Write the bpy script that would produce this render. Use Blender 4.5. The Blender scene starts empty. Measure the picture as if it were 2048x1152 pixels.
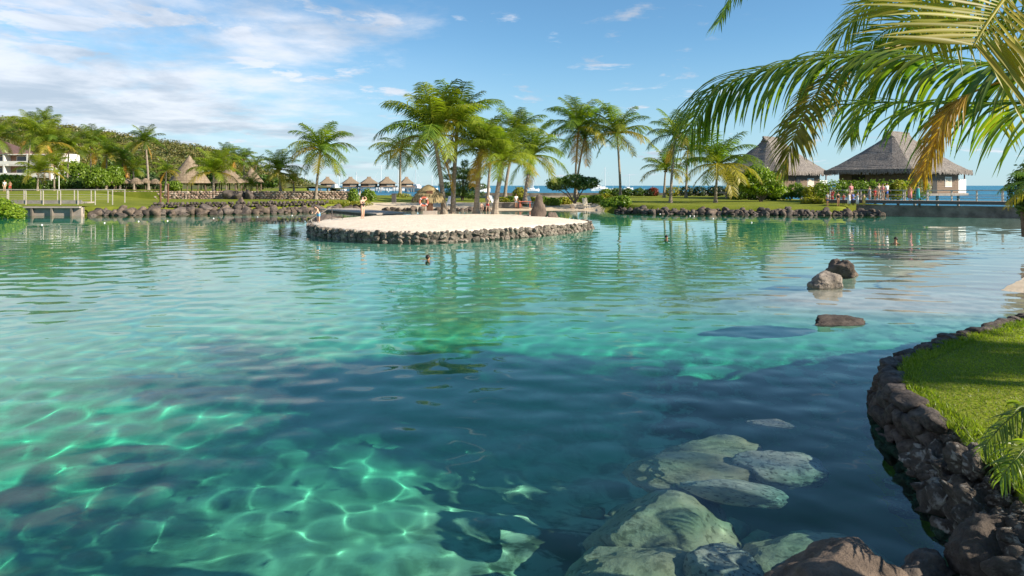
import bpy, bmesh, math, random
import numpy as np
from mathutils import Vector, Matrix, noise as mnoise
sc = bpy.context.scene
COL = sc.collection
R = math.radians
random.seed(7)
rng = np.random.default_rng(11)

# ---------------------------------------------------------------- camera, sky, sun, exposure
H, F = 2.9, 1365.33
cam = bpy.data.cameras.new('camera'); camo = bpy.data.objects.new('camera', cam); COL.objects.link(camo)
sc.camera = camo
camo.location = (0, 0, H); camo.rotation_euler = (math.pi/2, 0, 0)
cam.lens = 24; cam.sensor_width = 36; cam.shift_y = -0.1; cam.clip_start = .05; cam.clip_end = 40000

SUN_EL, SUN_AZ = R(30), R(110)            # azimuth clockwise from +y: the sun stands to the right, a little behind
w = bpy.data.worlds.new('World'); sc.world = w; w.use_nodes = True
def build_sky():
    nt = w.node_tree; L = nt.links; N = nt.nodes
    bg = N['Background']
    sk = N.new('ShaderNodeTexSky'); sk.sky_type = 'NISHITA'; sk.sun_disc = False
    sk.sun_elevation = SUN_EL; sk.sun_rotation = SUN_AZ
    sk.altitude = 0; sk.air_density = 1.0; sk.dust_density = .0; sk.ozone_density = 2.5
    tc = N.new('ShaderNodeTexCoord'); sp = N.new('ShaderNodeSeparateXYZ'); L.new(tc.outputs['Generated'], sp.inputs[0])
    def math_(op, a, b=None, clamp=False):
        m = N.new('ShaderNodeMath'); m.operation = op; m.use_clamp = clamp
        for i, v in enumerate((a, b)):
            if v is None: continue
            if isinstance(v, (int, float)): m.inputs[i].default_value = v
            else: L.new(v, m.inputs[i])
        return m.outputs[0]
    zz = math_('ADD', math_('MAXIMUM', sp.outputs['Z'], 0.0), .10)
    cb = N.new('ShaderNodeCombineXYZ')
    L.new(math_('DIVIDE', sp.outputs['X'], zz), cb.inputs[0]); L.new(math_('DIVIDE', sp.outputs['Y'], zz), cb.inputs[1])
    def fbm(scale, detail, rough, off):
        mp = N.new('ShaderNodeMapping'); mp.inputs['Location'].default_value = off; L.new(cb.outputs[0], mp.inputs[0])
        n = N.new('ShaderNodeTexNoise'); n.inputs['Scale'].default_value = scale; n.inputs['Detail'].default_value = detail
        n.inputs['Roughness'].default_value = rough; n.inputs['Distortion'].default_value = .25
        L.new(mp.outputs[0], n.inputs['Vector']); return n.outputs['Fac']
    def ramp(v, a, b, lo=0., hi=1.):
        m = N.new('ShaderNodeMapRange'); m.interpolation_type = 'SMOOTHSTEP'
        L.new(v, m.inputs[0]); m.inputs[1].default_value = a; m.inputs[2].default_value = b; m.inputs[3].default_value = lo; m.inputs[4].default_value = hi
        return m.outputs[0]
    cover = ramp(sp.outputs['X'], -.66, .06, .33, -.05)
    cover = math_('ADD', cover, ramp(sp.outputs['Z'], .22, .50, 0., -.22))      # the bank of cloud thins out overhead
    f1 = math_('ADD', fbm(.80, 12, .62, (1.7, 4.1, 0)), cover)
    c1 = math_('MULTIPLY', ramp(f1, .54, .80), .9)
    f2 = math_('ADD', fbm(2.1, 8, .6, (7.3, 2.2, 3)), math_('MULTIPLY', cover, .3))
    c2 = math_('MULTIPLY', ramp(f2, .57, .69), .85)
    veil = ramp(sp.outputs['X'], -.75, .1, .55, 0.0)
    low = ramp(sp.outputs['Z'], .0, .30, 1.0, .0)
    c3 = math_('MULTIPLY', veil, low)
    c = math_('MAXIMUM', math_('MAXIMUM', c1, c2), c3)
    c = math_('MULTIPLY', c, .93)
    # tone of the cloud: noise mixes a greyer and a brighter white
    body = ramp(fbm(1.4, 6, .6, (3.1, 8.8, 1)), .35, .65)
    cc = N.new('ShaderNodeMix'); cc.data_type = 'RGBA'
    cc.inputs['A'].default_value = (3.5, 3.95, 4.7, 1); cc.inputs['B'].default_value = (6.4, 6.5, 6.9, 1)
    L.new(body, cc.inputs['Factor'])
    # the clear sky
    mul = N.new('ShaderNodeMix'); mul.data_type = 'RGBA'; mul.blend_type = 'MULTIPLY'; mul.inputs['Factor'].default_value = 1
    L.new(sk.outputs[0], mul.inputs['A']); mul.inputs['B'].default_value = (.66, .92, 1.02, 1)
    hz = N.new('ShaderNodeMix'); hz.data_type = 'RGBA'          # pale sea haze, the same all round the horizon
    L.new(ramp(sp.outputs['Z'], -.02, .22, .72, 0.), hz.inputs['Factor']); L.new(mul.outputs['Result'], hz.inputs['A']); hz.inputs['B'].default_value = (3.1, 4.4, 5.6, 1)
    mul = hz
    mx = N.new('ShaderNodeMix'); mx.data_type = 'RGBA'
    L.new(c, mx.inputs['Factor']); L.new(mul.outputs['Result'], mx.inputs['A']); L.new(cc.outputs['Result'], mx.inputs['B'])
    L.new(mx.outputs['Result'], bg.inputs[0]); bg.inputs[1].default_value = .088
build_sky()
su = bpy.data.lights.new('sun', 'SUN'); suno = bpy.data.objects.new('sun', su); COL.objects.link(suno)
su.energy = 5.0; su.angle = R(.53); su.color = (1, .90, .74)
SUNV = Vector((math.sin(SUN_AZ)*math.cos(SUN_EL), math.cos(SUN_AZ)*math.cos(SUN_EL), math.sin(SUN_EL)))
suno.rotation_euler = SUNV.to_track_quat('Z', 'Y').to_euler()
su.cycles.is_caustics_light = True
vs = sc.view_settings
vs.view_transform = 'Standard'; vs.look = 'None'; vs.gamma = 1; vs.use_curve_mapping = False; vs.exposure = .8
cy = sc.cycles
cy.use_denoising = True; cy.max_bounces = 8; cy.diffuse_bounces = 3; cy.glossy_bounces = 3; cy.transmission_bounces = 6; cy.transparent_max_bounces = 8
cy.caustics_reflective = False; cy.caustics_refractive = True; cy.sample_clamp_indirect = 3.0; cy.blur_glossy = .3

# ---------------------------------------------------------------- helpers
def at(px, d, py=None):                      # photo column (2048 wide) at a distance -> x (and z)
    x = (px-1024)/F*d
    return x if py is None else Vector((x, d, H-(py-371)/F*d))
def dist(py, z=0.): return (H-z)*F/(py-371)  # distance of a ground point of height z seen on a photo row
def tag(o, label=None, cat=None, group=None, kind=None):
    if label: o['label'] = label
    if cat: o['category'] = cat
    if group: o['group'] = group
    if kind: o['kind'] = kind
    return o
def thing(name, label, cat, loc=(0, 0, 0), rotz=0, group=None):
    o = bpy.data.objects.new(name, None); COL.objects.link(o)
    o.location = loc; o.rotation_euler = (0, 0, rotz); o.empty_display_size = .2
    return tag(o, label, cat, group)
def ob(name, me, parent=None, loc=(0, 0, 0), rot=(0, 0, 0), scale=(1, 1, 1), m=None):
    o = bpy.data.objects.new(name, me); COL.objects.link(o)
    o.location = loc; o.rotation_euler = rot; o.scale = scale
    if parent: o.parent = parent
    if m:
        o.material_slots[0].link = 'OBJECT'; o.material_slots[0].material = m
    return o
def mesh(name, v, f, m, smooth=False, tint=None):
    me = bpy.data.meshes.new(name)
    v = np.asarray(v, dtype=np.float32)
    if isinstance(f, np.ndarray):
        n, k = f.shape
        me.vertices.add(len(v)); me.vertices.foreach_set('co', v.ravel())
        me.loops.add(n*k); me.loops.foreach_set('vertex_index', f.astype(np.int32).ravel())
        me.polygons.add(n); me.polygons.foreach_set('loop_start', np.arange(0, n*k, k, dtype=np.int32))
        me.update(calc_edges=True)
    else:
        me.from_pydata([tuple(map(float, p)) for p in v], [], f)
    me.materials.append(m)
    if smooth: me.polygons.foreach_set('use_smooth', np.ones(len(me.polygons), dtype=bool))
    if tint is not None:
        a = me.attributes.new('tint', 'FLOAT', 'FACE' if len(tint) == len(me.polygons) and len(tint) != len(v) else 'POINT')
        a.data.foreach_set('value', np.asarray(tint, dtype=np.float32))
    return me
class MB:                                    # collects simple shapes into one mesh
    def __init__(s): s.v = []; s.f = []
    def add(s, v, f):
        n = len(s.v); s.v += [tuple(p) for p in v]; s.f += [tuple(i+n for i in q) for q in f]; return s
    def box(s, c, d, rz=0, rot=None):
        M = rot if rot is not None else Matrix.Rotation(rz, 3, 'Z')
        c = Vector(c)
        v = [c + M @ Vector((sx*d[0]/2, sy*d[1]/2, sz*d[2]/2)) for sz in (-1, 1) for sy in (-1, 1) for sx in (-1, 1)]
        return s.add(v, [(0, 2, 3, 1), (4, 5, 7, 6), (0, 1, 5, 4), (2, 6, 7, 3), (0, 4, 6, 2), (1, 3, 7, 5)])
    def tube(s, pts, rad, n=8, cap=True):
        pts = [Vector(p) for p in pts]; k = len(pts)
        if not hasattr(rad, '__len__'): rad = [rad]*k
        v = []
        for i, p in enumerate(pts):
            t = (pts[min(i+1, k-1)]-pts[max(i-1, 0)]).normalized()
            a = t.cross(Vector((0, 0, 1)) if abs(t.z) < .95 else Vector((0, 1, 0))).normalized(); b = t.cross(a)
            v += [p+rad[i]*(math.cos(2*math.pi*j/n)*a+math.sin(2*math.pi*j/n)*b) for j in range(n)]
        f = [(i*n+j, i*n+(j+1) % n, (i+1)*n+(j+1) % n, (i+1)*n+j) for i in range(k-1) for j in range(n)]
        if cap: f += [tuple(range(n-1, -1, -1)), tuple(range((k-1)*n, k*n))]
        return s.add(v, f)
    def lathe(s, prof, n=20, c=(0, 0, 0)):    # profile of (radius, z)
        c = Vector(c); k = len(prof)
        v = [c+Vector((r*math.cos(2*math.pi*j/n), r*math.sin(2*math.pi*j/n), z)) for r, z in prof for j in range(n)]
        f = [(i*n+j, i*n+(j+1) % n, (i+1)*n+(j+1) % n, (i+1)*n+j) for i in range(k-1) for j in range(n)]
        f += [tuple(range(n-1, -1, -1)), tuple(range((k-1)*n, k*n))]
        return s.add(v, f)
    def mesh(s, name, m, smooth=False): return mesh(name, s.v, s.f, m, smooth)
    def build(s, name, m, parent=None, smooth=False, **k): return ob(name, s.mesh(name, m, smooth), parent, **k)

# ---------------------------------------------------------------- materials
def nodes(name):
    m = bpy.data.materials.new(name); m.use_nodes = True
    return m, m.node_tree.nodes, m.node_tree.links, m.node_tree.nodes['Principled BSDF']
def mat(name, c1, c2=None, scale=3., rough=.85, bump=0., bscale=None, detail=6, spec=.3, stretch=None, coords='Object', hv=0., c3=None, s3=None, metal=0.):
    m, N, L, b = nodes(name)
    b.inputs['Roughness'].default_value = rough; b.inputs['Specular IOR Level'].default_value = spec; b.inputs['Metallic'].default_value = metal
    b.inputs['Base Color'].default_value = (*c1, 1)
    tc = N.new('ShaderNodeTexCoord'); vec = tc.outputs[coords]
    if stretch:
        mp = N.new('ShaderNodeMapping'); mp.inputs['Scale'].default_value = stretch; L.new(vec, mp.inputs[0]); vec = mp.outputs[0]
    col = None
    if c2:
        n = N.new('ShaderNodeTexNoise'); n.inputs['Scale'].default_value = scale; n.inputs['Detail'].default_value = detail; n.inputs['Roughness'].default_value = .62
        L.new(vec, n.inputs['Vector'])
        r = N.new('ShaderNodeValToRGB'); r.color_ramp.elements[0].position = .34; r.color_ramp.elements[1].position = .66
        r.color_ramp.elements[0].color = (*c1, 1); r.color_ramp.elements[1].color = (*c2, 1)
        L.new(n.outputs['Fac'], r.inputs[0]); col = r.outputs[0]
        if c3:
            n3 = N.new('ShaderNodeTexNoise'); n3.inputs['Scale'].default_value = s3 or scale*3; n3.inputs['Detail'].default_value = 8
            L.new(vec, n3.inputs['Vector'])
            r3 = N.new('ShaderNodeMapRange'); r3.inputs[1].default_value = .54; r3.inputs[2].default_value = .64; L.new(n3.outputs['Fac'], r3.inputs[0])
            mx = N.new('ShaderNodeMix'); mx.data_type = 'RGBA'; L.new(r3.outputs[0], mx.inputs['Factor']); L.new(col, mx.inputs['A']); mx.inputs['B'].default_value = (*c3, 1)
            col = mx.outputs['Result']
    if hv:
        oi = N.new('ShaderNodeObjectInfo'); hs = N.new('ShaderNodeHueSaturation')
        mr = N.new('ShaderNodeMapRange'); mr.inputs[3].default_value = 1-hv; mr.inputs[4].default_value = 1+hv
        L.new(oi.outputs['Random'], mr.inputs[0]); L.new(mr.outputs[0], hs.inputs['Value'])
        if col: L.new(col, hs.inputs['Color'])
        else: hs.inputs['Color'].default_value = (*c1, 1)
        col = hs.outputs[0]
    if col: L.new(col, b.inputs['Base Color'])
    if bump:
        n2 = N.new('ShaderNodeTexNoise'); n2.inputs['Scale'].default_value = bscale or scale*4; n2.inputs['Detail'].default_value = 8; n2.inputs['Roughness'].default_value = .65
        L.new(vec, n2.inputs['Vector'])
        bp = N.new('ShaderNodeBump'); bp.inputs['Strength'].default_value = 1; bp.inputs['Distance'].default_value = bump
        L.new(n2.outputs['Fac'], bp.inputs['Height']); L.new(bp.outputs[0], b.inputs['Normal'])
    return m
def leafmat(name, c1, c2, trans=.45, rough=.45, hv=.0, gloss=.5):
    m, N, L, b = nodes(name)
    at_ = N.new('ShaderNodeAttribute'); at_.attribute_name = 'tint'
    r = N.new('ShaderNodeValToRGB'); r.color_ramp.elements[0].color = (*c1, 1); r.color_ramp.elements[1].color = (*c2, 1)
    L.new(at_.outputs['Fac'], r.inputs[0]); col = r.outputs[0]
    if hv:
        oi = N.new('ShaderNodeObjectInfo'); hs = N.new('ShaderNodeHueSaturation')
        mr = N.new('ShaderNodeMapRange'); mr.inputs[3].default_value = 1-hv; mr.inputs[4].default_value = 1+hv
        L.new(oi.outputs['Random'], mr.inputs[0]); L.new(mr.outputs[0], hs.inputs['Value'])
        mh = N.new('ShaderNodeMapRange'); mh.inputs[3].default_value = .485; mh.inputs[4].default_value = .51
        fr = N.new('ShaderNodeMath'); fr.operation = 'FRACT'; ml = N.new('ShaderNodeMath'); ml.operation = 'MULTIPLY'; ml.inputs[1].default_value = 7.31
        L.new(oi.outputs['Random'], ml.inputs[0]); L.new(ml.outputs[0], fr.inputs[0]); L.new(fr.outputs[0], mh.inputs[0]); L.new(mh.outputs[0], hs.inputs['Hue'])
        L.new(col, hs.inputs['Color']); col = hs.outputs[0]
    b.inputs['Roughness'].default_value = rough; b.inputs['Specular IOR Level'].default_value = gloss
    L.new(col, b.inputs['Base Color'])
    tr = N.new('ShaderNodeBsdfTranslucent'); ad = N.new('ShaderNodeMix'); ad.data_type = 'RGBA'; ad.blend_type = 'MULTIPLY'; ad.inputs['Factor'].default_value = 1
    L.new(col, ad.inputs['A']); ad.inputs['B'].default_value = (1.35, 1.6, .5, 1); L.new(ad.outputs['Result'], tr.inputs[0])
    mx = N.new('ShaderNodeMixShader'); mx.inputs[0].default_value = trans
    L.new(b.outputs[0], mx.inputs[1]); L.new(tr.outputs[0], mx.inputs[2]); L.new(mx.outputs[0], N['Material Output'].inputs[0])
    return m
M = {}
M['frond_olive'] = leafmat('frond_olive', (.25, .22, .025), (.45, .37, .05), hv=.15, gloss=.3)
M['frond'] = leafmat('frond_green', (.065, .13, .016), (.22, .28, .033), hv=.35, gloss=.7, rough=.38)
M['frond_lime'] = leafmat('frond_lime', (.16, .22, .018), (.30, .33, .035), hv=.2, gloss=.35, rough=.5)
M['frond_old'] = leafmat('frond_yellowing', (.30, .27, .03), (.42, .32, .05), hv=.2)
M['frond_dry'] = leafmat('frond_dry', (.50, .27, .04), (.64, .38, .07), hv=.2, trans=.45)
M['leaf'] = leafmat('leaf_green', (.045, .095, .014), (.12, .19, .024), trans=.3)
M['leaf_bright'] = leafmat('leaf_bright', (.11, .19, .014), (.24, .32, .03), trans=.35)
M['leaf_yellow'] = leafmat('leaf_yellow', (.20, .23, .02), (.42, .36, .03), trans=.35)
M['leaf_lime'] = leafmat('leaf_lime', (.14, .24, .012), (.30, .38, .028), trans=.35)
M['leaf_dark'] = leafmat('leaf_dark', (.018, .042, .012), (.05, .085, .02), trans=.2)
M['leaf_hill'] = leafmat('leaf_hill', (.065, .105, .018), (.27, .21, .07), trans=.25)
M['leaf_red'] = leafmat('leaf_red', (.20, .03, .03), (.30, .07, .03), trans=.3)
M['grassblade'] = leafmat('grass_blade', (.13, .185, .015), (.30, .33, .032), trans=.5)
M['trunk'] = mat('palm_bark', (.20, .155, .115), (.36, .30, .24), 3, .95, .02, 9, stretch=(1, 1, 5))
M['bark'] = mat('bark', (.10, .07, .05), (.20, .15, .11), 4, .95, .03, 12)
M['coconut'] = mat('coconut', (.16, .14, .03), (.28, .18, .06), 5, .6)
M['rock'] = mat('lava_rock', (.055, .045, .040), (.15, .12, .10), 2.2, .95, .03, 7, hv=.35)
M['rock_wet'] = mat('wall_rock', (.085, .072, .06), (.27, .22, .175), 2.5, .95, .03, 8, hv=.45, c3=(.40, .35, .28), s3=3.)
M['rock_brown'] = mat('brown_rock', (.085, .065, .052), (.20, .15, .115), 2.0, .95, .04, 8, hv=.2)
M['rock_pale'] = mat('algae_rock', (.33, .29, .20), (.52, .46, .34), 1.6, .95, .05, 6, detail=10, c3=(.22, .20, .13), s3=7)
M['rock_grey'] = mat('grey_rock', (.30, .30, .27), (.55, .53, .47), 3.0, .95, .03, 8, c3=(.14, .13, .11), s3=7)
M['rock_tan'] = mat('tan_rock', (.19, .155, .125), (.34, .29, .24), 3.0, .95, .05, 7, c3=(.12, .10, .085), s3=6)
M['rock_crag'] = mat('crag_rock', (.05, .042, .036), (.17, .14, .115), 1.8, .97, .06, 6, hv=.3, c3=(.40, .37, .33), s3=2.4)
M['sandstone_wall'] = mat('rubble_wall', (.22, .15, .11), (.44, .32, .24), 1.2, .95, .08, 2.2, hv=.3)
M['sand'] = mat('sand', (.66, .56, .44), (.78, .68, .55), 1.5, .95, .06, 4)
M['bed'] = None
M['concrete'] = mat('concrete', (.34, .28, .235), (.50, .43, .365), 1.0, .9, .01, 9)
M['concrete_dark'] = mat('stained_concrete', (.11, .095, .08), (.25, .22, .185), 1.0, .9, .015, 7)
M['deckwood'] = mat('weathered_wood', (.27, .23, .195), (.40, .35, .30), 3, .85, .01, 20, stretch=(1, 1, 1))
M['rail'] = mat('grey_rail', (.44, .385, .325), (.55, .49, .42), 4, .7)
M['rail_dark'] = mat('dark_rail', (.10, .09, .085), rough=.6)
M['postwood'] = mat('brown_post', (.11, .05, .03), (.19, .10, .06), 4, .8)
M['thatch'] = mat('thatch_brown', (.165, .12, .08), (.30, .23, .16), 3, .97, .06, 9, stretch=(1, 1, .35), hv=.1)
M['thatch_grey'] = mat('thatch_grey', (.15, .13, .115), (.33, .29, .255), 5, .97, .16, 9, stretch=(1, 1, .35), c3=(.12, .10, .085), s3=9)
M['thatch_straw'] = mat('thatch_straw', (.22, .165, .08), (.38, .295, .16), 4, .95, .05, 12, stretch=(1, 1, .3))
M['wallwood'] = mat('bungalow_boards', (.14, .098, .07), (.23, .165, .12), 2, .85, .01, 12, stretch=(1, 1, 6))
M['wallpale'] = mat('pale_panel', (.55, .46, .36), (.64, .55, .44), 2, .8)
M['dark'] = mat('dark_opening', (.03, .025, .02), rough=.5)
M['glass'] = mat('window_glass', (.05, .06, .07), rough=.08, spec=.7)
M['white'] = mat('white_paint', (.74, .73, .70), (.80, .79, .77), 3, .5)
M['whitewall'] = mat('white_render', (.66, .62, .57), (.76, .73, .68), 1, .8)
M['tileroof'] = mat('dark_tile_roof', (.085, .05, .045), (.14, .085, .075), 2, .85, .02, 8)
M['redwall'] = mat('reddish_render', (.33, .17, .12), (.42, .24, .17), 1, .85)
M['hull'] = mat('white_hull', (.78, .78, .78), rough=.3, spec=.5)
M['mast'] = mat('mast_metal', (.72, .72, .72), rough=.4)
M['hullblue'] = mat('blue_hull', (.03, .08, .25), rough=.3)
M['ring'] = mat('ring_orange', (.62, .16, .10), (.70, .22, .14), 4, .6)
M['pot'] = mat('pot_white', (.55, .50, .44), (.66, .61, .55), 3, .8)
M['canvas'] = mat('canvas_beige', (.50, .42, .30), (.60, .52, .39), 3, .9)
M['skin1'] = mat('skin_tan', (.42, .22, .13), rough=.55); M['skin2'] = mat('skin_light', (.58, .36, .25), rough=.55)
M['hair_dark'] = mat('hair_dark', (.03, .02, .015), rough=.5); M['hair_fair'] = mat('hair_fair', (.35, .22, .09), rough=.5)
for n_, c_ in dict(black=(.015, .015, .018), red=(.55, .05, .05), pink=(.65, .22, .24), blue=(.05, .13, .45), lightblue=(.15, .40, .62), teal=(.10, .38, .38), white=(.75, .74, .72), yellow=(.62, .45, .13), grey=(.25, .27, .29), navy=(.03, .05, .12), beige=(.55, .42, .30), tan=(.45, .30, .2)).items():
    M['cloth_'+n_] = mat('cloth_'+n_, c_, tuple(min(1, x*1.2) for x in c_), 8, .9)

def groundmat(name, c_g1, c_g2, c_s1, c_s2, gs=.6):
    """grass and sand told apart by the mesh attribute 'tint' (0 grass, 1 sand)"""
    m, N, L, b = nodes(name); b.inputs['Roughness'].default_value = .95; b.inputs['Specular IOR Level'].default_value = .1
    tc = N.new('ShaderNodeTexCoord')
    def cr(scale, a, c, d=8):
        n = N.new('ShaderNodeTexNoise'); n.inputs['Scale'].default_value = scale; n.inputs['Detail'].default_value = d; n.inputs['Roughness'].default_value = .68; L.new(tc.outputs['Object'], n.inputs['Vector'])
        r = N.new('ShaderNodeValToRGB'); r.color_ramp.elements[0].position = .35; r.color_ramp.elements[1].position = .65
        r.color_ramp.elements[0].color = (*a, 1); r.color_ramp.elements[1].color = (*c, 1); L.new(n.outputs['Fac'], r.inputs[0]); return r.outputs[0], n.outputs['Fac']
    g, gf = cr(gs, c_g1, c_g2); s, sf = cr(.9, c_s1, c_s2)
    a = N.new('ShaderNodeAttribute'); a.attribute_name = 'tint'
    nn = N.new('ShaderNodeTexNoise'); nn.inputs['Scale'].default_value = 1.5; nn.inputs['Detail'].default_value = 6; L.new(tc.outputs['Object'], nn.inputs['Vector'])
    ad = N.new('ShaderNodeMath'); ad.operation = 'ADD'; L.new(a.outputs['Fac'], ad.inputs[0]); L.new(nn.outputs['Fac'], ad.inputs[1])
    mr = N.new('ShaderNodeMapRange'); mr.inputs[1].default_value = .94; mr.inputs[2].default_value = 1.06; L.new(ad.outputs[0], mr.inputs[0])
    mx = N.new('ShaderNodeMix'); mx.data_type = 'RGBA'; L.new(mr.outputs[0], mx.inputs['Factor']); L.new(g, mx.inputs['A']); L.new(s, mx.inputs['B'])
    L.new(mx.outputs['Result'], b.inputs['Base Color'])
    n2 = N.new('ShaderNodeTexNoise'); n2.inputs['Scale'].default_value = 14; n2.inputs['Detail'].default_value = 6; L.new(tc.outputs['Object'], n2.inputs['Vector'])
    bp = N.new('ShaderNodeBump'); bp.inputs['Distance'].default_value = .04; L.new(n2.outputs['Fac'], bp.inputs['Height']); L.new(bp.outputs[0], b.inputs['Normal'])
    return m
M['ground'] = groundmat('lawn_and_sand', (.12, .155, .016), (.21, .225, .03), (.52, .42, .30), (.62, .51, .38))

# ---------------------------------------------------------------- the lie of the land
SH = [(-200, 62), (-62, 64), (-40.6, 66), (-35.6, 67.1), (-29.2, 69.4), (-24.5, 72), (-21, 74.7), (-18.4, 77.6), (-15.6, 80.3), (-5.45, 79.2), (4.5, 80.8), (10.2, 79.2), (11.6, 73.6), (14.3, 70.7), (19.1, 69.4), (28.3, 67.1), (34, 66.2), (45, 59.6), (58, 51), (200, 40)]
shx, shy = np.array([p[0] for p in SH], float), np.array([p[1] for p in SH], float)
def shore(x): return np.interp(x, shx, shy)
def smooth(a, b, x): t = np.clip((np.asarray(x, float)-a)/(b-a), 0, 1); return t*t*(3-2*t)
def vnoise(x, y, s, seed):                  # cheap smooth value noise
    g = np.random.default_rng(seed).random((64, 64))
    u, v = np.asarray(x, float)/s, np.asarray(y, float)/s
    i, j = np.floor(u).astype(int), np.floor(v).astype(int); a, b = u-i, v-j
    a = a*a*(3-2*a); b = b*b*(3-2*b); q = lambda p, r: g[p % 64, r % 64]
    return (q(i, j)*(1-a)+q(i+1, j)*a)*(1-b)+(q(i, j+1)*(1-a)+q(i+1, j+1)*a)*b
def beachness(x): return smooth(-20.5, -17.5, x)*(1-smooth(9.6, 11.2, x))
def back_z(x, y):
    t = y-shore(x)-4*smooth(33, 35, x); b = beachness(x)
    zr = -1.8+(1.8+.82)*smooth(-.2, 1.2, t)+.0055*np.maximum(t, 0)
    zb = np.clip(.06*t, -1.6, .62)+.006*np.maximum(t-10, 0)
    zr = zr+1.05*smooth(74, 95, y)*smooth(-50, -60, x)
    return zr*(1-b)+zb*b+.05*(vnoise(x, y, 4, 5)-.5)*(t > 1.5)
EDGE = [(2.6, -6), (2.9, 1.0), (3.4, 3.2), (3.66, 4.6), (3.92, 5.6), (4.25, 6.6), (4.42, 7.6), (4.72, 8.6), (5.3, 9.45), (6.7, 10.65), (7.9, 11.5), (9.2, 12.35), (11, 13.3), (13, 14.6), (14.2, 16.4), (13.5, 19.0), (16.5, 22), (24, 30), (34, 42), (47, 58)]
EP = np.array(EDGE, float)
def edge_sd(x, y):                          # signed distance to the right bank's edge, positive on land
    x, y = np.asarray(x, float), np.asarray(y, float)
    best = np.full(x.shape, 1e9); sgn = np.ones(x.shape)
    for a, b in zip(EP[:-1], EP[1:]):
        d = b-a; L2 = d@d; t = np.clip(((x-a[0])*d[0]+(y-a[1])*d[1])/L2, 0, 1)
        dx, dy = x-(a[0]+t*d[0]), y-(a[1]+t*d[1]); q = np.hypot(dx, dy)
        s = np.sign(d[1]*(x-a[0])-d[0]*(y-a[1])); m = q < best-1e-9
        best = np.where(m, q, best); sgn = np.where(m, s, sgn)
    return best*sgn
ISL = [(-12.9, 44.5), (-12.6, 42.6), (-10.9, 38.9), (-8.6, 36.4), (-6.3, 35.1), (-4.2, 34.8), (-1.95, 36.0), (.73, 38.5), (2.9, 41.2), (4.5, 44), (5.4, 46.8), (5.0, 49.2), (2.5, 52.8), (-2, 55.8), (-8, 55), (-11.5, 51.5), (-12.9, 47.5)]
def isl_sd(x, y):
    p = np.array(ISL+ISL[:1], float); x, y = np.asarray(x, float), np.asarray(y, float)
    best = np.full(x.shape, 1e9); ins = np.zeros(x.shape, bool)
    for a, b in zip(p[:-1], p[1:]):
        d = b-a; t = np.clip(((x-a[0])*d[0]+(y-a[1])*d[1])/(d@d), 0, 1)
        best = np.minimum(best, np.hypot(x-(a[0]+t*d[0]), y-(a[1]+t*d[1])))
        c = ((a[1] > y) != (b[1] > y)) & (x < (b[0]-a[0])*(y-a[1])/(b[1]-a[1]+1e-12)+a[0]); ins ^= c
    return np.where(ins, -best, best)
def g2(x, y, cx, cy, sx, sy): return np.exp(-((x-cx)/sx)**2-((y-cy)/sy)**2)
def depth(x, y):
    d = 2.1+.5*(vnoise(x, y, 9, 21)-.5)
    d = d-.85*g2(x, y, -9, 17, 9, 9)                        # pale sand shoal on the left
    d = d-.75*g2(x, y, -1.5, 5.8, 4.2, 2.4)                 # sunlit sand in front
    d = d+1.3*g2(x, y, 2.0, 10.8, 4.0, 2.8)+1.0*g2(x, y, 3.9, 8.2, 1.8, 3.0)                  # deeper hollow
    d = np.maximum(d-2.6*g2(x, y, 11.0, 17.4, 7.4, 3.2), .05)                   # the sand spit running out from the right beach
    d = d+.9*g2(x, y, -5.5, 6.8, 3.0, 3.2)                  # deeper again at the left
    d = d-.9*g2(x, y, -4, 33, 14, 7)
    d = d-.5*g2(x, y, 2.6, 5.0, 1.6, 2.2)
    s = edge_sd(x, y); d = np.minimum(d, np.where(y > 15.5, np.maximum(-s, 0)*.13+.02, 9))
    i = isl_sd(x, y); d = np.where(i < 3, np.minimum(d, 1.0+.3*np.maximum(i, 0)), d)
    t = shore(x)-y; b = beachness(x); d = np.where(b > .5, np.minimum(d, np.maximum(t, 0)*.09+.02), d)
    return np.maximum(d, -.02)

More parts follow.
